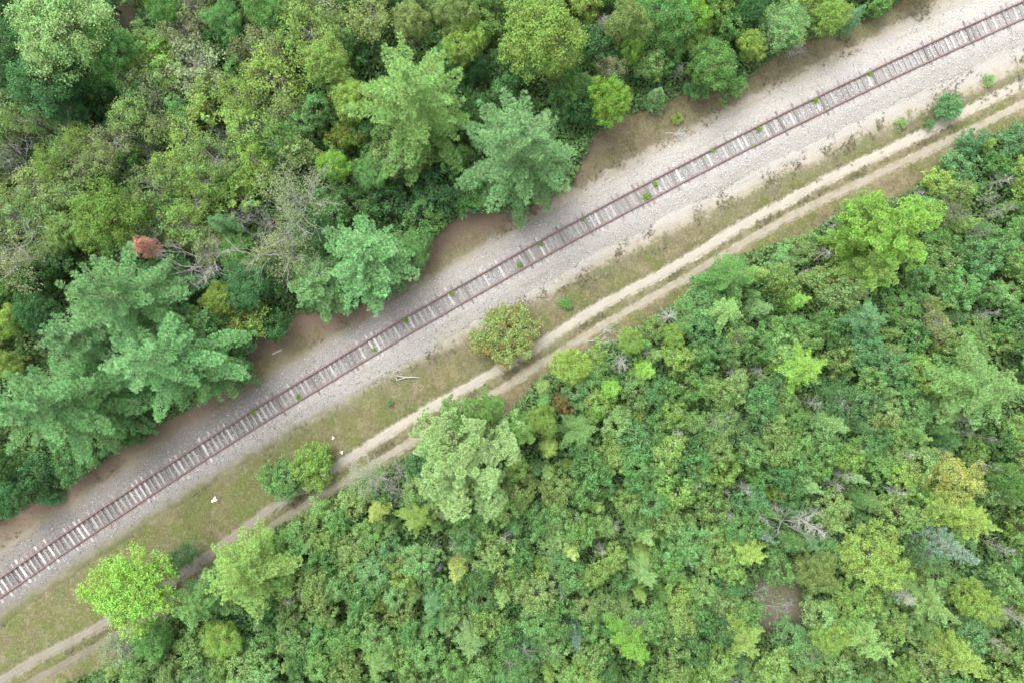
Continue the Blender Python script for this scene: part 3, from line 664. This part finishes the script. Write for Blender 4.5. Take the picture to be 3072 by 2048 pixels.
P_('loose', 1828, 205, 52, 'grey', 6); P_('spruce', 1975, 277, 46, 'blue', 4, 'small dark blue-green spruce at the upper clearing edge', 'the small dark spruce'); P_('sapling', 1945, 205, 50, 'pale', 5)
P_('deadbush', 2037, 214, 34, 'wood', 4, 'small grey dead bush near the upper clearing edge'); P_('tree', 2137, 190, 82, 'mid', 6.5, 'bushy mid-green tree on the upper clearing edge by brown grass', 'the bushy edge tree')
P_('tree', 2253, 134, 52, 'yel', 5); P_('tree', 2360, 74, 80, 'pale', 6, 'pale yellow-green round tree above the fallen twigs', 'the pale round tree'); P_('tree', 2490, 45, 64, 'yel', 6); P_('spruce', 2579, 34, 45, 'blue', 4.5, 'blue-green spruce at the top edge where the forest ends', 'the top edge spruce')
P_('shrub', 2640, 20, 42, 'mid', 3); P_('tree', 2084, 36, 62, 'lime', 7); P_('tree', 2249, 25, 55, 'dark', 6); P_('shrub', 2195, 255, 48, 'mid', 2.5); P_('shrub', 2090, 265, 46, 'mid', 2.6); P_('tree', 1730, 255, 60, 'mid', 6)
P_('tree', 1390, 130, 70, 'yel', 8); P_('tree', 1370, 30, 80, 'olive', 9); P_('loose', 1110, 60, 80, 'olive', 7); P_('tree', 1230, 60, 70, 'olive', 8)
for px, py, r, c in ((1425,205,62,'dark'),(1505,262,58,'mid'),(1700,305,62,'mid'),(1755,335,52,'dark'),(1425,335,58,'dark'),(1345,165,60,'mid'),(1690,215,60,'olive'),(1560,225,50,'dark'),(1110,400,60,'mid'),(1370,480,60,'mid'),(1280,470,55,'olive'),(520,880,60,'dark'),(430,960,55,'mid'),(330,1130,60,'dark'),(240,1170,55,'mid')):
    P_('sapling', px, py, r, c, 5)
# in the clearing
P_('aut', 1519, 992, 126, 'olive', 3.0, 'large round bush with orange-brown and green leaves between rails and sandy track', 'the round orange bush')
P_('round', 2847, 321, 55, 'blue', 1.9, 'round dark blue-green juniper bush beside the sandy track', 'the round juniper')
P_('round', 936, 1396, 82, 'yel', 3.6, 'rounded yellow-green bush at the bend of the sandy track', 'the rounded trackside bush'); P_('round', 842, 1440, 76, 'mid', 2.8, 'mid-green bush touching the rounded yellow-green trackside bush')
P_('soft', 134, 1500, 36, 'dark', 2.4, 'tiny dark pine sapling alone between the drooping pine and the gravel'); P_('tree', 10, 1500, 70, 'dark', 6)
P_('tree', 393, 1770, 142, 'lime', 9, 'bright lime green tree covering the sandy track', 'the bright lime tree')
P_('greytwig', 560, 1670, 50, 'wood', 3); P_('loose', 545, 1668, 62, 'dark', 3.4, 'dark thin-leaved bush beside the bright lime tree')
for px, py, r, c, lab in ((2033,353,20,'yel','small yellow-green plant alone in the brown grass above the rails'), (2704,372,20,'pale','small light green plant in the grass below the round juniper'), (2963,241,24,'pale','small bright plant in the grass above the round juniper'),
                     (1698,912,23,'mid','small deep green plant in the grass beside the round orange bush'), (1167,1204,13,'mid','tiny green plant in the grass above the sandy track'), (2790,372,20,'mid','low green plant touching the round juniper')):
    P_('shrub', px, py, r, c, .6, lab)
WEEDS = [(1560,796,15),(1216,961,14),(1354,881,12),(1620,734,11),(1122,1050,12),(2137,453,12),(2276,388,13),(2445,304,14),(2606,223,12),(1940,592,18),(1966,553,15),(1747,658,9),(2258,441,8),(760,1236,14),(895,1190,14)]
# lower forest
P_('softbig', 712, 1755, 155, 'yel', 11, 'tall pale yellow-green feathery conifer at the track beside the bright lime tree', 'the tall pale conifer'); P_('softbig', 575, 1830, 95, 'pinel', 7.5, 'lower light green conifer between the lime tree and the tall pale conifer')
P_('tree', 672, 1912, 72, 'yel', 5, 'golden yellow-green low tree below the tall pale conifer'); P_('loose', 357, 1945, 66, 'grey', 3.5); P_('tree', 455, 1915, 64, 'mid', 5)
P_('lobepine', 1390, 1400, 155, 'pale', 11, 'tufted pale green pine with cloud-like boughs beside the sandy track', 'the tufted track pine')
P_('lobepine', 1375, 1262, 60, 'pinel', 8); P_('lobepine', 1462, 1228, 46, 'pinel', 8); P_('lobepine', 1555, 1296, 46, 'pinel', 7)
P_('softbig', 1245, 1560, 68, 'yel', 7); P_('soft', 1122, 1545, 50, 'gold', 6); P_('shrub', 1255, 1390, 44, 'blue', 3.5, 'small dark bluish bush at the sandy track beside the tufted pine'); P_('greytwig', 1198, 1430, 62, 'wood', 4, 'thin bare grey bush at the track beside the tufted pine')
P_('half', 1100, 1430, 70, 'grey', 5, 'sparse small tree with white limbs by the sandy track', 'the sparse white-limbed tree'); P_('softbig', 1747, 1300, 76, 'pinel', 8, 'soft light green conifer standing out below the orange shrub'); P_('tree', 1627, 1258, 58, 'yel', 6); P_('soft', 1650, 1350, 46, 'yel', 6)
P_('tree', 1716, 1092, 66, 'yel', 5); P_('soft', 1836, 1175, 54, 'lime', 6, 'glowing lime conifer among darker shrubs right of the orange shrub'); P_('aut', 1690, 1207, 42, 'brown', 3.5, 'brown and orange shrub near the track edge', 'the orange shrub')
P_('deadbush', 1765, 1184, 26, 'wood', 3.5, 'star-shaped small dead bush beside the glowing lime conifer'); P_('deadbush', 1863, 1085, 56, 'wood', 3.5, 'large silver-grey dead bush near the sandy track', 'the silver dead bush'); P_('deadbush', 2006, 950, 58, 'wood', 3.2, 'grey dead bush of straight twigs closest to the track edge', 'the straight-twigged dead bush'); P_('deadbush', 1935, 1058, 28, 'wood', 3)
P_('deadbush', 1944, 1196, 18, 'wood', 3); P_('tree', 1894, 1022, 46, 'yel', 4); P_('tree', 2020, 1010, 42, 'yel', 5); P_('soft', 1948, 1112, 46, 'lime', 6); P_('sapling', 2024, 1236, 44, 'yel', 5); P_('aut', 1912, 1255, 26, 'yel', 3.5)
P_('lobepine', 2705, 680, 122, 'lime', 11, 'big lime pine with loose clumped boughs and dark gaps', 'the big lime pine'); P_('softbig', 2650, 800, 110, 'yel', 8); P_('lobepine', 2550, 720, 45, 'lime', 7); P_('tree', 2580, 640, 70, 'yel', 6)
P_('deadbush', 2468, 760, 58, 'wood', 4, 'broad grey dead shrub beside the big lime pine', 'the broad grey shrub'); P_('deadbush', 2414, 814, 24, 'wood', 3.5)
P_('softbig', 2204, 827, 88, 'mid', 7); P_('soft', 2289, 818, 42, 'yel', 6); P_('softbig', 2191, 930, 64, 'pale', 7); P_('soft', 2298, 926, 48, 'pale', 6); P_('soft', 2410, 897, 46, 'lime', 6); P_('aut', 2512, 830, 34, 'yel', 4.5, 'small shrub turning gold beside the big lime pine'); P_('softbig', 2624, 950, 78, 'blue', 8, 'soft blue-green conifer below the big lime pine', 'the soft blue-green conifer')
P_('softbig', 2427, 1110, 84, 'lime', 8.5, 'lone soft lime conifer amid dark green thicket', 'the lone lime conifer'); P_('softbig', 3000, 1165, 145, 'pinel', 12, 'large feathery light green conifer at the picture edge', 'the large feathery conifer'); P_('soft', 2517, 1280, 60, 'pale', 7, 'pale feathery conifer below the lone lime conifer', 'the pale feathery conifer')
P_('loose', 2807, 970, 54, 'grey', 6); P_('deadbush', 2660, 1050, 42, 'wood', 4, 'dull grey dead twigs below the soft blue-green conifer'); P_('deadbush', 2262, 1109, 38, 'wood', 4); P_('deadbush', 2811, 1283, 34, 'wood', 4); P_('deadbush', 2890, 1295, 24, 'wood', 4); P_('deadbush', 2955, 1312, 24, 'wood', 4); P_('deadbush', 2935, 698, 36, 'wood', 4)
P_('shrub', 2874, 500, 66, 'blue', 2.6); P_('shrub', 2918, 430, 54, 'blue', 2.4, 'dark blue-green bush at the track edge opposite the round juniper'); P_('shrub', 3045, 425, 60, 'blue', 3); P_('shrub', 2994, 495, 50, 'mid', 3); P_('shrub', 2816, 548, 60, 'yel', 3)
P_('deadbush', 2999, 545, 50, 'wood', 3.5, 'silvery dead shrub near the corner of the sandy track', 'the silvery dead shrub'); P_('deadbush', 2749, 588, 36, 'wood', 3); P_('loose', 2856, 634, 54, 'grey', 4); P_('deadbush', 2963, 596, 32, 'wood', 3)
P_('gold', 2868, 1432, 82, 'gold', 8.5, 'yellow-turning tree, the only golden crown in the thicket', 'the golden crown'); P_('softbig', 2938, 1565, 86, 'yel', 8.5, 'lime-yellow conifer between golden crown and silvery blue spruce'); P_('softbig', 2850, 1520, 70, 'yel', 7)
P_('spruce', 2880, 1660, 78, 'silver', 9.5, 'silvery blue spruce leaning out toward the corner', 'the silvery blue spruce')
P_('deadtree', 2374, 1580, 58, 'wood', 6.5, 'white bare dead tree with radiating limbs', 'the white bare tree'); P_('deadfir', 2448, 1585, 52, 'wood', 8.5, 'long grey dead conifer beside the white bare tree', 'the long grey snag'); P_('deadbush', 2182, 1540, 28, 'wood', 4.5)
P_('softbig', 2258, 1665, 66, 'yel', 7); P_('soft', 2307, 1616, 32, 'silver', 6, 'small silvery conifer beside the white bare tree'); P_('tree', 2615, 1670, 105, 'yel', 7, 'broad yellow-green tree between the dead conifer and the blue spruce', 'the broad yellow-green tree'); P_('tree', 2450, 1714, 74, 'olive', 6); P_('soft', 2517, 1585, 34, 'pale', 5.5)
P_('soft', 2579, 1436, 38, 'pale', 6, 'pale star-topped conifer above the broad yellow-green tree'); P_('soft', 2445, 1466, 48, 'pale', 6.5); P_('softbig', 2829, 1835, 76, 'pale', 9); P_('deadfir', 2718, 1790, 56, 'wood', 6, 'spiky grey dead conifer below the broad yellow-green tree', 'the spiky grey snag')
P_('softbig', 2249, 1930, 84, 'yel', 8); P_('softbig', 2642, 1955, 78, 'pale', 9.5, 'pale blue-green conifer at the bottom edge right of the clearing'); P_('tree', 2494, 1906, 58, 'yel', 6); P_('deadbush', 3021, 1839, 48, 'wood', 6); P_('tree', 3025, 1437, 62, 'mid', 7); P_('tree', 2918, 1795, 62, 'yel', 7); P_('softbig', 2918, 1998, 84, 'yel', 8)
P_('softbig', 1912, 1955, 82, 'lime', 9, 'glowing yellow-green starry tree at the bottom edge', 'the glowing starry tree'); P_('soft', 1368, 1727, 46, 'gold', 7, 'slender pale yellow sapling alone in dark thicket', 'the slender yellow sapling'); P_('soft', 1292, 1830, 52, 'blue', 7); P_('softbig', 1412, 1945, 58, 'pale', 8); P_('soft', 1729, 1926, 38, 'silver', 7, 'pale silvery conifer near the bottom edge', 'the pale silvery conifer')
P_('softbig', 1944, 1735, 52, 'pale', 7.5); P_('soft', 1720, 1662, 42, 'gold', 6); P_('softbig', 1136, 2000, 66, 'pale', 8); P_('soft', 1506, 1805, 38, 'pale', 6.5); P_('deadbush', 1801, 1640, 36, 'wood', 4.5); P_('deadbush', 1845, 1573, 30, 'wood', 4); P_('soft', 1944, 1618, 46, 'pale', 6.5); P_('deadbush', 1310, 1640, 26, 'wood', 4); P_('deadbush', 1730, 1545, 26, 'wood', 4)
P_('deadbush', 1420, 1690, 24, 'wood', 4); P_('deadbush', 2080, 1450, 30, 'wood', 4.5); P_('deadbush', 2170, 1470, 26, 'wood', 4.5); P_('deadbush', 3000, 1640, 34, 'wood', 5); P_('aut', 2330, 1480, 24, 'yel', 5); P_('aut', 1700, 1395, 24, 'yel', 4.5); P_('aut', 1140, 1815, 26, 'yel', 4.5)

# ------------------------------------------------------------------ the rest of the forest, plant by plant
def region(px, py, rng):
    """kind and colour that prevail in that part of the forest"""
    r = rng.random()
    if py < np.interp(px, TRK[:, 0], TRK[:, 1]):
        if px < 330 and py < 330: c = ('dark', 'dark', 'mid', 'blue')[int(r * 4)]; k = 'tree'
        elif px < 1050 and py < 700: c = rng.choice(['yel', 'olive', 'grey', 'mid', 'pale'], p=[.3, .3, .14, .16, .1]); k = rng.choice(['loose', 'shrub', 'sapling', 'greytwig'], p=[.52, .15, .27, .06])
        elif px > 1700: c = rng.choice(['mid', 'dark', 'yel', 'olive'], p=[.4, .25, .2, .15]); k = rng.choice(['sapling', 'shrub', 'tree'])
        else: c = rng.choice(['dark', 'mid', 'olive', 'yel'], p=[.4, .3, .2, .1]); k = rng.choice(['sapling', 'shrub', 'tree'])
        return k, str(c), rng.uniform(55, 90), rng.uniform(4.0, 6.5)
    if px > 2000 and py > 1500 or px > 2650: c = rng.choice(['mid', 'yel', 'blue', 'olive', 'pale', 'dark'], p=[.25, .25, .14, .16, .08, .12])
    else: c = rng.choice(['mid', 'blue', 'pale', 'olive', 'dark', 'yel'], p=[.36, .11, .16, .15, .10, .12])
    k = rng.choice(['sapling', 'shrub', 'soft', 'loose', 'deadbush'], p=[.52, .27, .09, .10, .02])
    return str(k), str(c), (rng.uniform(48, 78) if k in ('sapling', 'shrub', 'loose') else rng.uniform(30, 46)), rng.uniform(3.2, 5.4)
frng = np.random.default_rng(19)
pts = [(d['px'], d['py'], d['R'] * (.55 if d['kind'] in ('deadbush', 'greytwig', 'deadtree', 'half', 'loose', 'deadfir') else .8), d['kind']) for d in THINGS]
placed = np.array([(a, b, r) for a, b, r, _ in pts])
cnt = 0
for _ in range(24000):
    px, py = frng.uniform(-70, 3142), frng.uniform(-70, 2118)
    k, c, R, h = region(px, py, frng)
    inn = -north_m(px, py) * S; ins = -south_m(px, py) * S
    if max(inn, ins) < R * .62: continue
    if any(math.hypot(px - cx, py - cy) < cr * .75 + R * .6 for cx, cy, cr in CLEARINGS): continue
    dd_ = np.hypot(placed[:, 0] - px, placed[:, 1] - py)
    if (dd_ < placed[:, 2] * .92 + R * .42).any(): continue
    if max(inn, ins) < R * 1.6: h *= .6
    if k == 'loose': h *= 1.15
    plant(k, px, py, R, c, h, blend=.38 if ins > inn else .12); placed = np.vstack([placed, (px, py, R * .56)]); cnt += 1
print('fillers', cnt, 'things', len(THINGS))

# ------------------------------------------------------------------ undergrowth below and beyond the plants
def undergrowth(n, rng, name, hmax, size, xr, yr, inside=None):
    x, y = rng.uniform(-xr, xr, n), rng.uniform(-yr, yr, n)
    px, py = to_px(x, y, Z0)
    f = np.maximum(-north_m(px, py), -south_m(px, py))
    ok = f > .2
    for cx, cy, cr in CLEARINGS: ok &= (np.hypot(px - cx, py - cy) > cr * (.95 + .3 * wob(x, y, 1.5, 71))) | (rng.random(n) < .05)
    if inside is not None: ok &= (np.abs(x) > inside[0]) | (np.abs(y) > inside[1])
    x, y, f = x[ok], y[ok], f[ok]; n = len(x)
    h = np.clip(.5 + .5 * wob(x, y, 1.6, 51), .03, 1) * hmax * np.clip(f / 2 + .15, 0, 1)
    z = Z0 + .05 + h * rng.uniform(.4, 1.0, n)
    N = norm(rng.normal(size=(n, 3)) * .55 + [0, 0, 1])
    Q = leaf_quads(rng, np.stack([x, y, z], -1), N, size * rng.uniform(.7, 1.4, n), .65)
    c = np.clip(.5 + .4 * wob(x, y, .8, 61) + rng.normal(0, .1, n), 0, 1)
    o = bpy.data.objects.new(name, quads(name, Q, M_LEAF, {'v': rng.random(n), 'c': c})); COL.objects.link(o); o['kind'] = 'stuff'; o.color = (.125, .225, .08, 1)
undergrowth(640000, RS, 'undergrowth', 2.2, .15, 62, 46)
undergrowth(190000, RS, 'distant_woods', 5.0, .24, 82, 64, inside=(51, 35.5))

# ------------------------------------------------------------------ small things in the clearing
def single(name, me, px, py, z, cat, label, color=None, rot=0.0, group=None):
    o = bpy.data.objects.new(name, me); COL.objects.link(o)
    x, y = ground(px, py, z); o.location = (x, y, z); o.rotation_euler = (0, 0, rot); o['category'] = cat; o['label'] = label
    if group: o['group'] = group
    if color: o.color = (*color, 1)
    return o
def weed_mesh(seed):
    rng = np.random.default_rng(seed); n = 130
    C = np.concatenate([rng.normal(0, .5, (n, 2)), rng.uniform(.05, .5, (n, 1))], 1); C[:, :2] *= .6
    N = norm(rng.normal(size=(n, 3)) * .6 + [0, 0, 1]); L = leaf_quads(rng, C, N, .13 * rng.uniform(.6, 1.3, n), .35)
    ln = np.linalg.norm(C, axis=1); B = blade_quads(np.zeros((n, 3)), C / ln[:, None], ln, .012)
    Q = np.concatenate([L, B]); return quads('weed', Q, M_LEAF, {'v': rng.random(len(Q)), 'c': rng.random(len(Q))})
WM = [weed_mesh(400 + k) for k in range(3)]
def fallen(seed, mat, L=1.5):
    sk = skeleton(seed, 1.2, L, 3, 3, .035, upb=1.5)
    Q = tubes(sk[0], sk[1], sk[2], sk[3], 5)
    return quads('branch', np.stack([Q[..., 2] - .9, Q[..., 0], np.abs(Q[..., 1]) * .25 + .04], -1), mat)
WHERE = ['by the lower rail above the round orange bush', 'by the upper rail left of the round orange bush', 'on the sleepers up-track of the weed left of the round orange bush', 'between the rails opposite the pine litter bay', 'by the lower rail closest to the broken driftwood',
         'bright round tuft at the upper rail', 'under the upper rail beside a white sleeper in the paler half', 'under the upper rail level with the round juniper', 'under the upper rail, last tuft before the top corner', 'pale tuft against the lower rail below the bluish star pine', 'tuft between the rails next to a white sleeper below the bluish star pine',
         'tiny tuft at the upper rail below the bluish star pine', 'tiny yellowish tuft outside the lower rail', 'spread among sleepers near the huge bluish pine', 'faint tuft among the sleepers below the white plank']
for i, (px, py, r) in enumerate(WEEDS):
    o = single('weed_plant', WM[i % 3], px, py, -.02, 'weed', 'green weed ' + WHERE[i], (.19, .29, .06), i * 1.3, 'weeds growing on the railway'); o.scale = (r / 15 * .58,) * 3
def stick_mesh(segs, mat):
    a = np.array(segs, float); return quads('branch', tubes(a[:, :3], a[:, 3:6], a[:, 6], a[:, 7], 6), mat)
single('driftwood_branch', stick_mesh([(-1, .12, .08, 0, 0, .14, .045, .06), (0, 0, .14, .7, .06, .12, .06, .05), (.7, .06, .12, 1.25, .02, .06, .05, .03), (-.9, -.3, .06, 0, 0, .14, .03, .05), (-.9, -.3, .06, -1.0, -.05, .05, .03, .03), (.35, .05, .13, .5, .28, .1, .03, .015)], M_DEADWOOD), 1220, 1131, Z0 + .02, 'branch', 'forked bleached dead branch lying in the grass above the sandy track', rot=-.05)
single('wooden_plank', quads('plank', box(0, 0, .03, 1.0, .13, .05), M_DEADWOOD), 831, 1055, Z0 + .03, 'plank', 'pale plank lying on the needle litter above the railway', rot=.45)
single('fallen_branch', fallen(501, M_DEADWOOD, 1.9), 2350, 150, Z0 + .02, 'branch', 'grey fallen branch on brown grass below the pale round tree')
single('fallen_branch', fallen(502, M_DEADWOOD, 1.3), 2024, 400, Z0 + .02, 'branch', 'thin fallen branch along the sandy rim above the rails')
single('fallen_branch', fallen(503, M_DEADWOOD, 1.7), 2325, 1815, Z0 + .02, 'branch', 'forked dead branch on the bare brown patch in the lower thicket')
single('fallen_branch', fallen(504, M_DEADWOOD, 1.2), 2268, 1775, Z0 + .02, 'branch', 'dark twiggy branch at the upper end of the bare brown patch')
single('fallen_branch', fallen(505, M_DEADWOOD, 1.6), 1790, 1022, Z0 + .02, 'branch', 'fallen grey branch between the silver dead bush and the sandy track')
def scrap(seed, sx, sy):
    rng = np.random.default_rng(seed); g = np.linspace(-1, 1, 6); X, Y = np.meshgrid(g, g, indexing='ij')
    r = 1 + .35 * np.sin(np.arctan2(Y, X) * 3 + seed) ; Z = .09 * rng.random(X.shape) + .03
    return grid_mesh('scrap', X * sx * r, Y * sy * r, Z, M_WHITE)
single('plastic_scrap', scrap(5, .24, .14), 643, 1498, Z0 + .03, 'litter', 'crumpled white scrap lying in the grass between the rails and the bush', rot=.7)
single('plastic_scrap', scrap(9, .08, .11), 1000, 1312, Z0 + .03, 'litter', 'small white scrap above the rounded trackside bush')
single('plastic_scrap', scrap(2, .12, .10), 1026, 1355, Z0 + .03, 'litter', 'white scrap beside the sandy track next to the rounded trackside bush', rot=1.0)
LAND = None
# ------------------------------------------------------------------ labels of the plants that share a look: told apart by the nearest landmark
SECT = ['right of', 'upper right of', 'above', 'upper left of', 'left of', 'lower left of', 'below', 'lower right of']
def sector(a, d): return int(round(math.atan2(a['py'] - d['py'], d['px'] - a['px']) / (math.pi / 4))) % 8
ANCH = [d for d in THINGS if d['anchor']]
inview = [d for d in THINGS if -40 < d['px'] < 3112 and -40 < d['py'] < 2088]
ORD = ['nearest', 'second nearest', 'third nearest', 'fourth nearest', 'fifth nearest', 'sixth nearest', 'seventh nearest']
used = {d['label'] for d in THINGS if d['label']}
# rank of each plant among its look-alikes seen in the same direction from each landmark
for d in THINGS:
    if d['label']: continue
    best = []
    for a in ANCH:
        if a['noun'] == d['noun'] and a['anchor'] is None: continue
        s = sector(a, d); r = math.hypot(a['px'] - d['px'], a['py'] - d['py'])
        if r > 900: continue
        rank = sum(1 for q in THINGS if q is not d and q is not a and q['noun'] == d['noun'] and sector(a, q) == s and math.hypot(a['px'] - q['px'], a['py'] - q['py']) < r)
        if rank < len(ORD): best.append((rank * 220 + r, rank, s, a))
    best.sort(key=lambda z: z[0])
    for _, rank, s, a in best:
        lab = f"{d['noun']}, {ORD[rank]} one {SECT[s]} {a['anchor']}"
        if lab not in used: break
    else: lab = f"{d['noun']} near the picture edge"
    used.add(lab); d['label'] = lab; d['o']['label'] = lab

# ------------------------------------------------------------------ camera, light, world
cam = bpy.data.cameras.new('camera'); co = bpy.data.objects.new('camera', cam); COL.objects.link(co)
co.location = (0, 0, H); co.rotation_euler = (0, 0, 0)
cam.sensor_fit = 'HORIZONTAL'; cam.sensor_width = 36.0; cam.lens = 36.0 * H * S / 3072; cam.clip_end = 12000
SC.camera = co
SUN_E, SUN_A = math.radians(58), math.radians(125)      # high veiled sun from the upper left
sd = Vector((math.cos(SUN_E) * math.cos(SUN_A), math.cos(SUN_E) * math.sin(SUN_A), math.sin(SUN_E)))
sun = bpy.data.lights.new('sun', 'SUN'); sun.energy = .8; sun.angle = math.radians(50); sun.color = (1.0, .96, .90)
so = bpy.data.objects.new('sun', sun); COL.objects.link(so); so.rotation_euler = sd.to_track_quat('Z', 'Y').to_euler(); so.location = sd * 200
w = bpy.data.worlds.new('World'); SC.world = w; w.use_nodes = True
nt = w.node_tree; nt.nodes.clear()
sky = nt.nodes.new('ShaderNodeTexSky'); sky.sky_type = 'NISHITA'; sky.sun_disc = False; sky.sun_elevation = SUN_E
sky.sun_rotation = math.pi / 2 - SUN_A; sky.dust_density = 4.0; sky.air_density = 1.0; sky.ozone_density = 1.0
hs = nt.nodes.new('ShaderNodeHueSaturation'); hs.inputs['Saturation'].default_value = .12
bg = nt.nodes.new('ShaderNodeBackground'); bg.inputs[1].default_value = .15
ow = nt.nodes.new('ShaderNodeOutputWorld')
nt.links.new(sky.outputs[0], hs.inputs['Color']); nt.links.new(hs.outputs[0], bg.inputs[0]); nt.links.new(bg.outputs[0], ow.inputs[0])
SC.view_settings.view_transform = 'Standard'; SC.view_settings.look = 'None'; SC.view_settings.exposure = 1.9; SC.view_settings.gamma = 1.0
SC.render.engine = 'CYCLES'
SC.cycles.max_bounces = 8; SC.cycles.diffuse_bounces = 6; SC.cycles.glossy_bounces = 1; SC.cycles.transmission_bounces = 5
SC.cycles.use_denoising = True
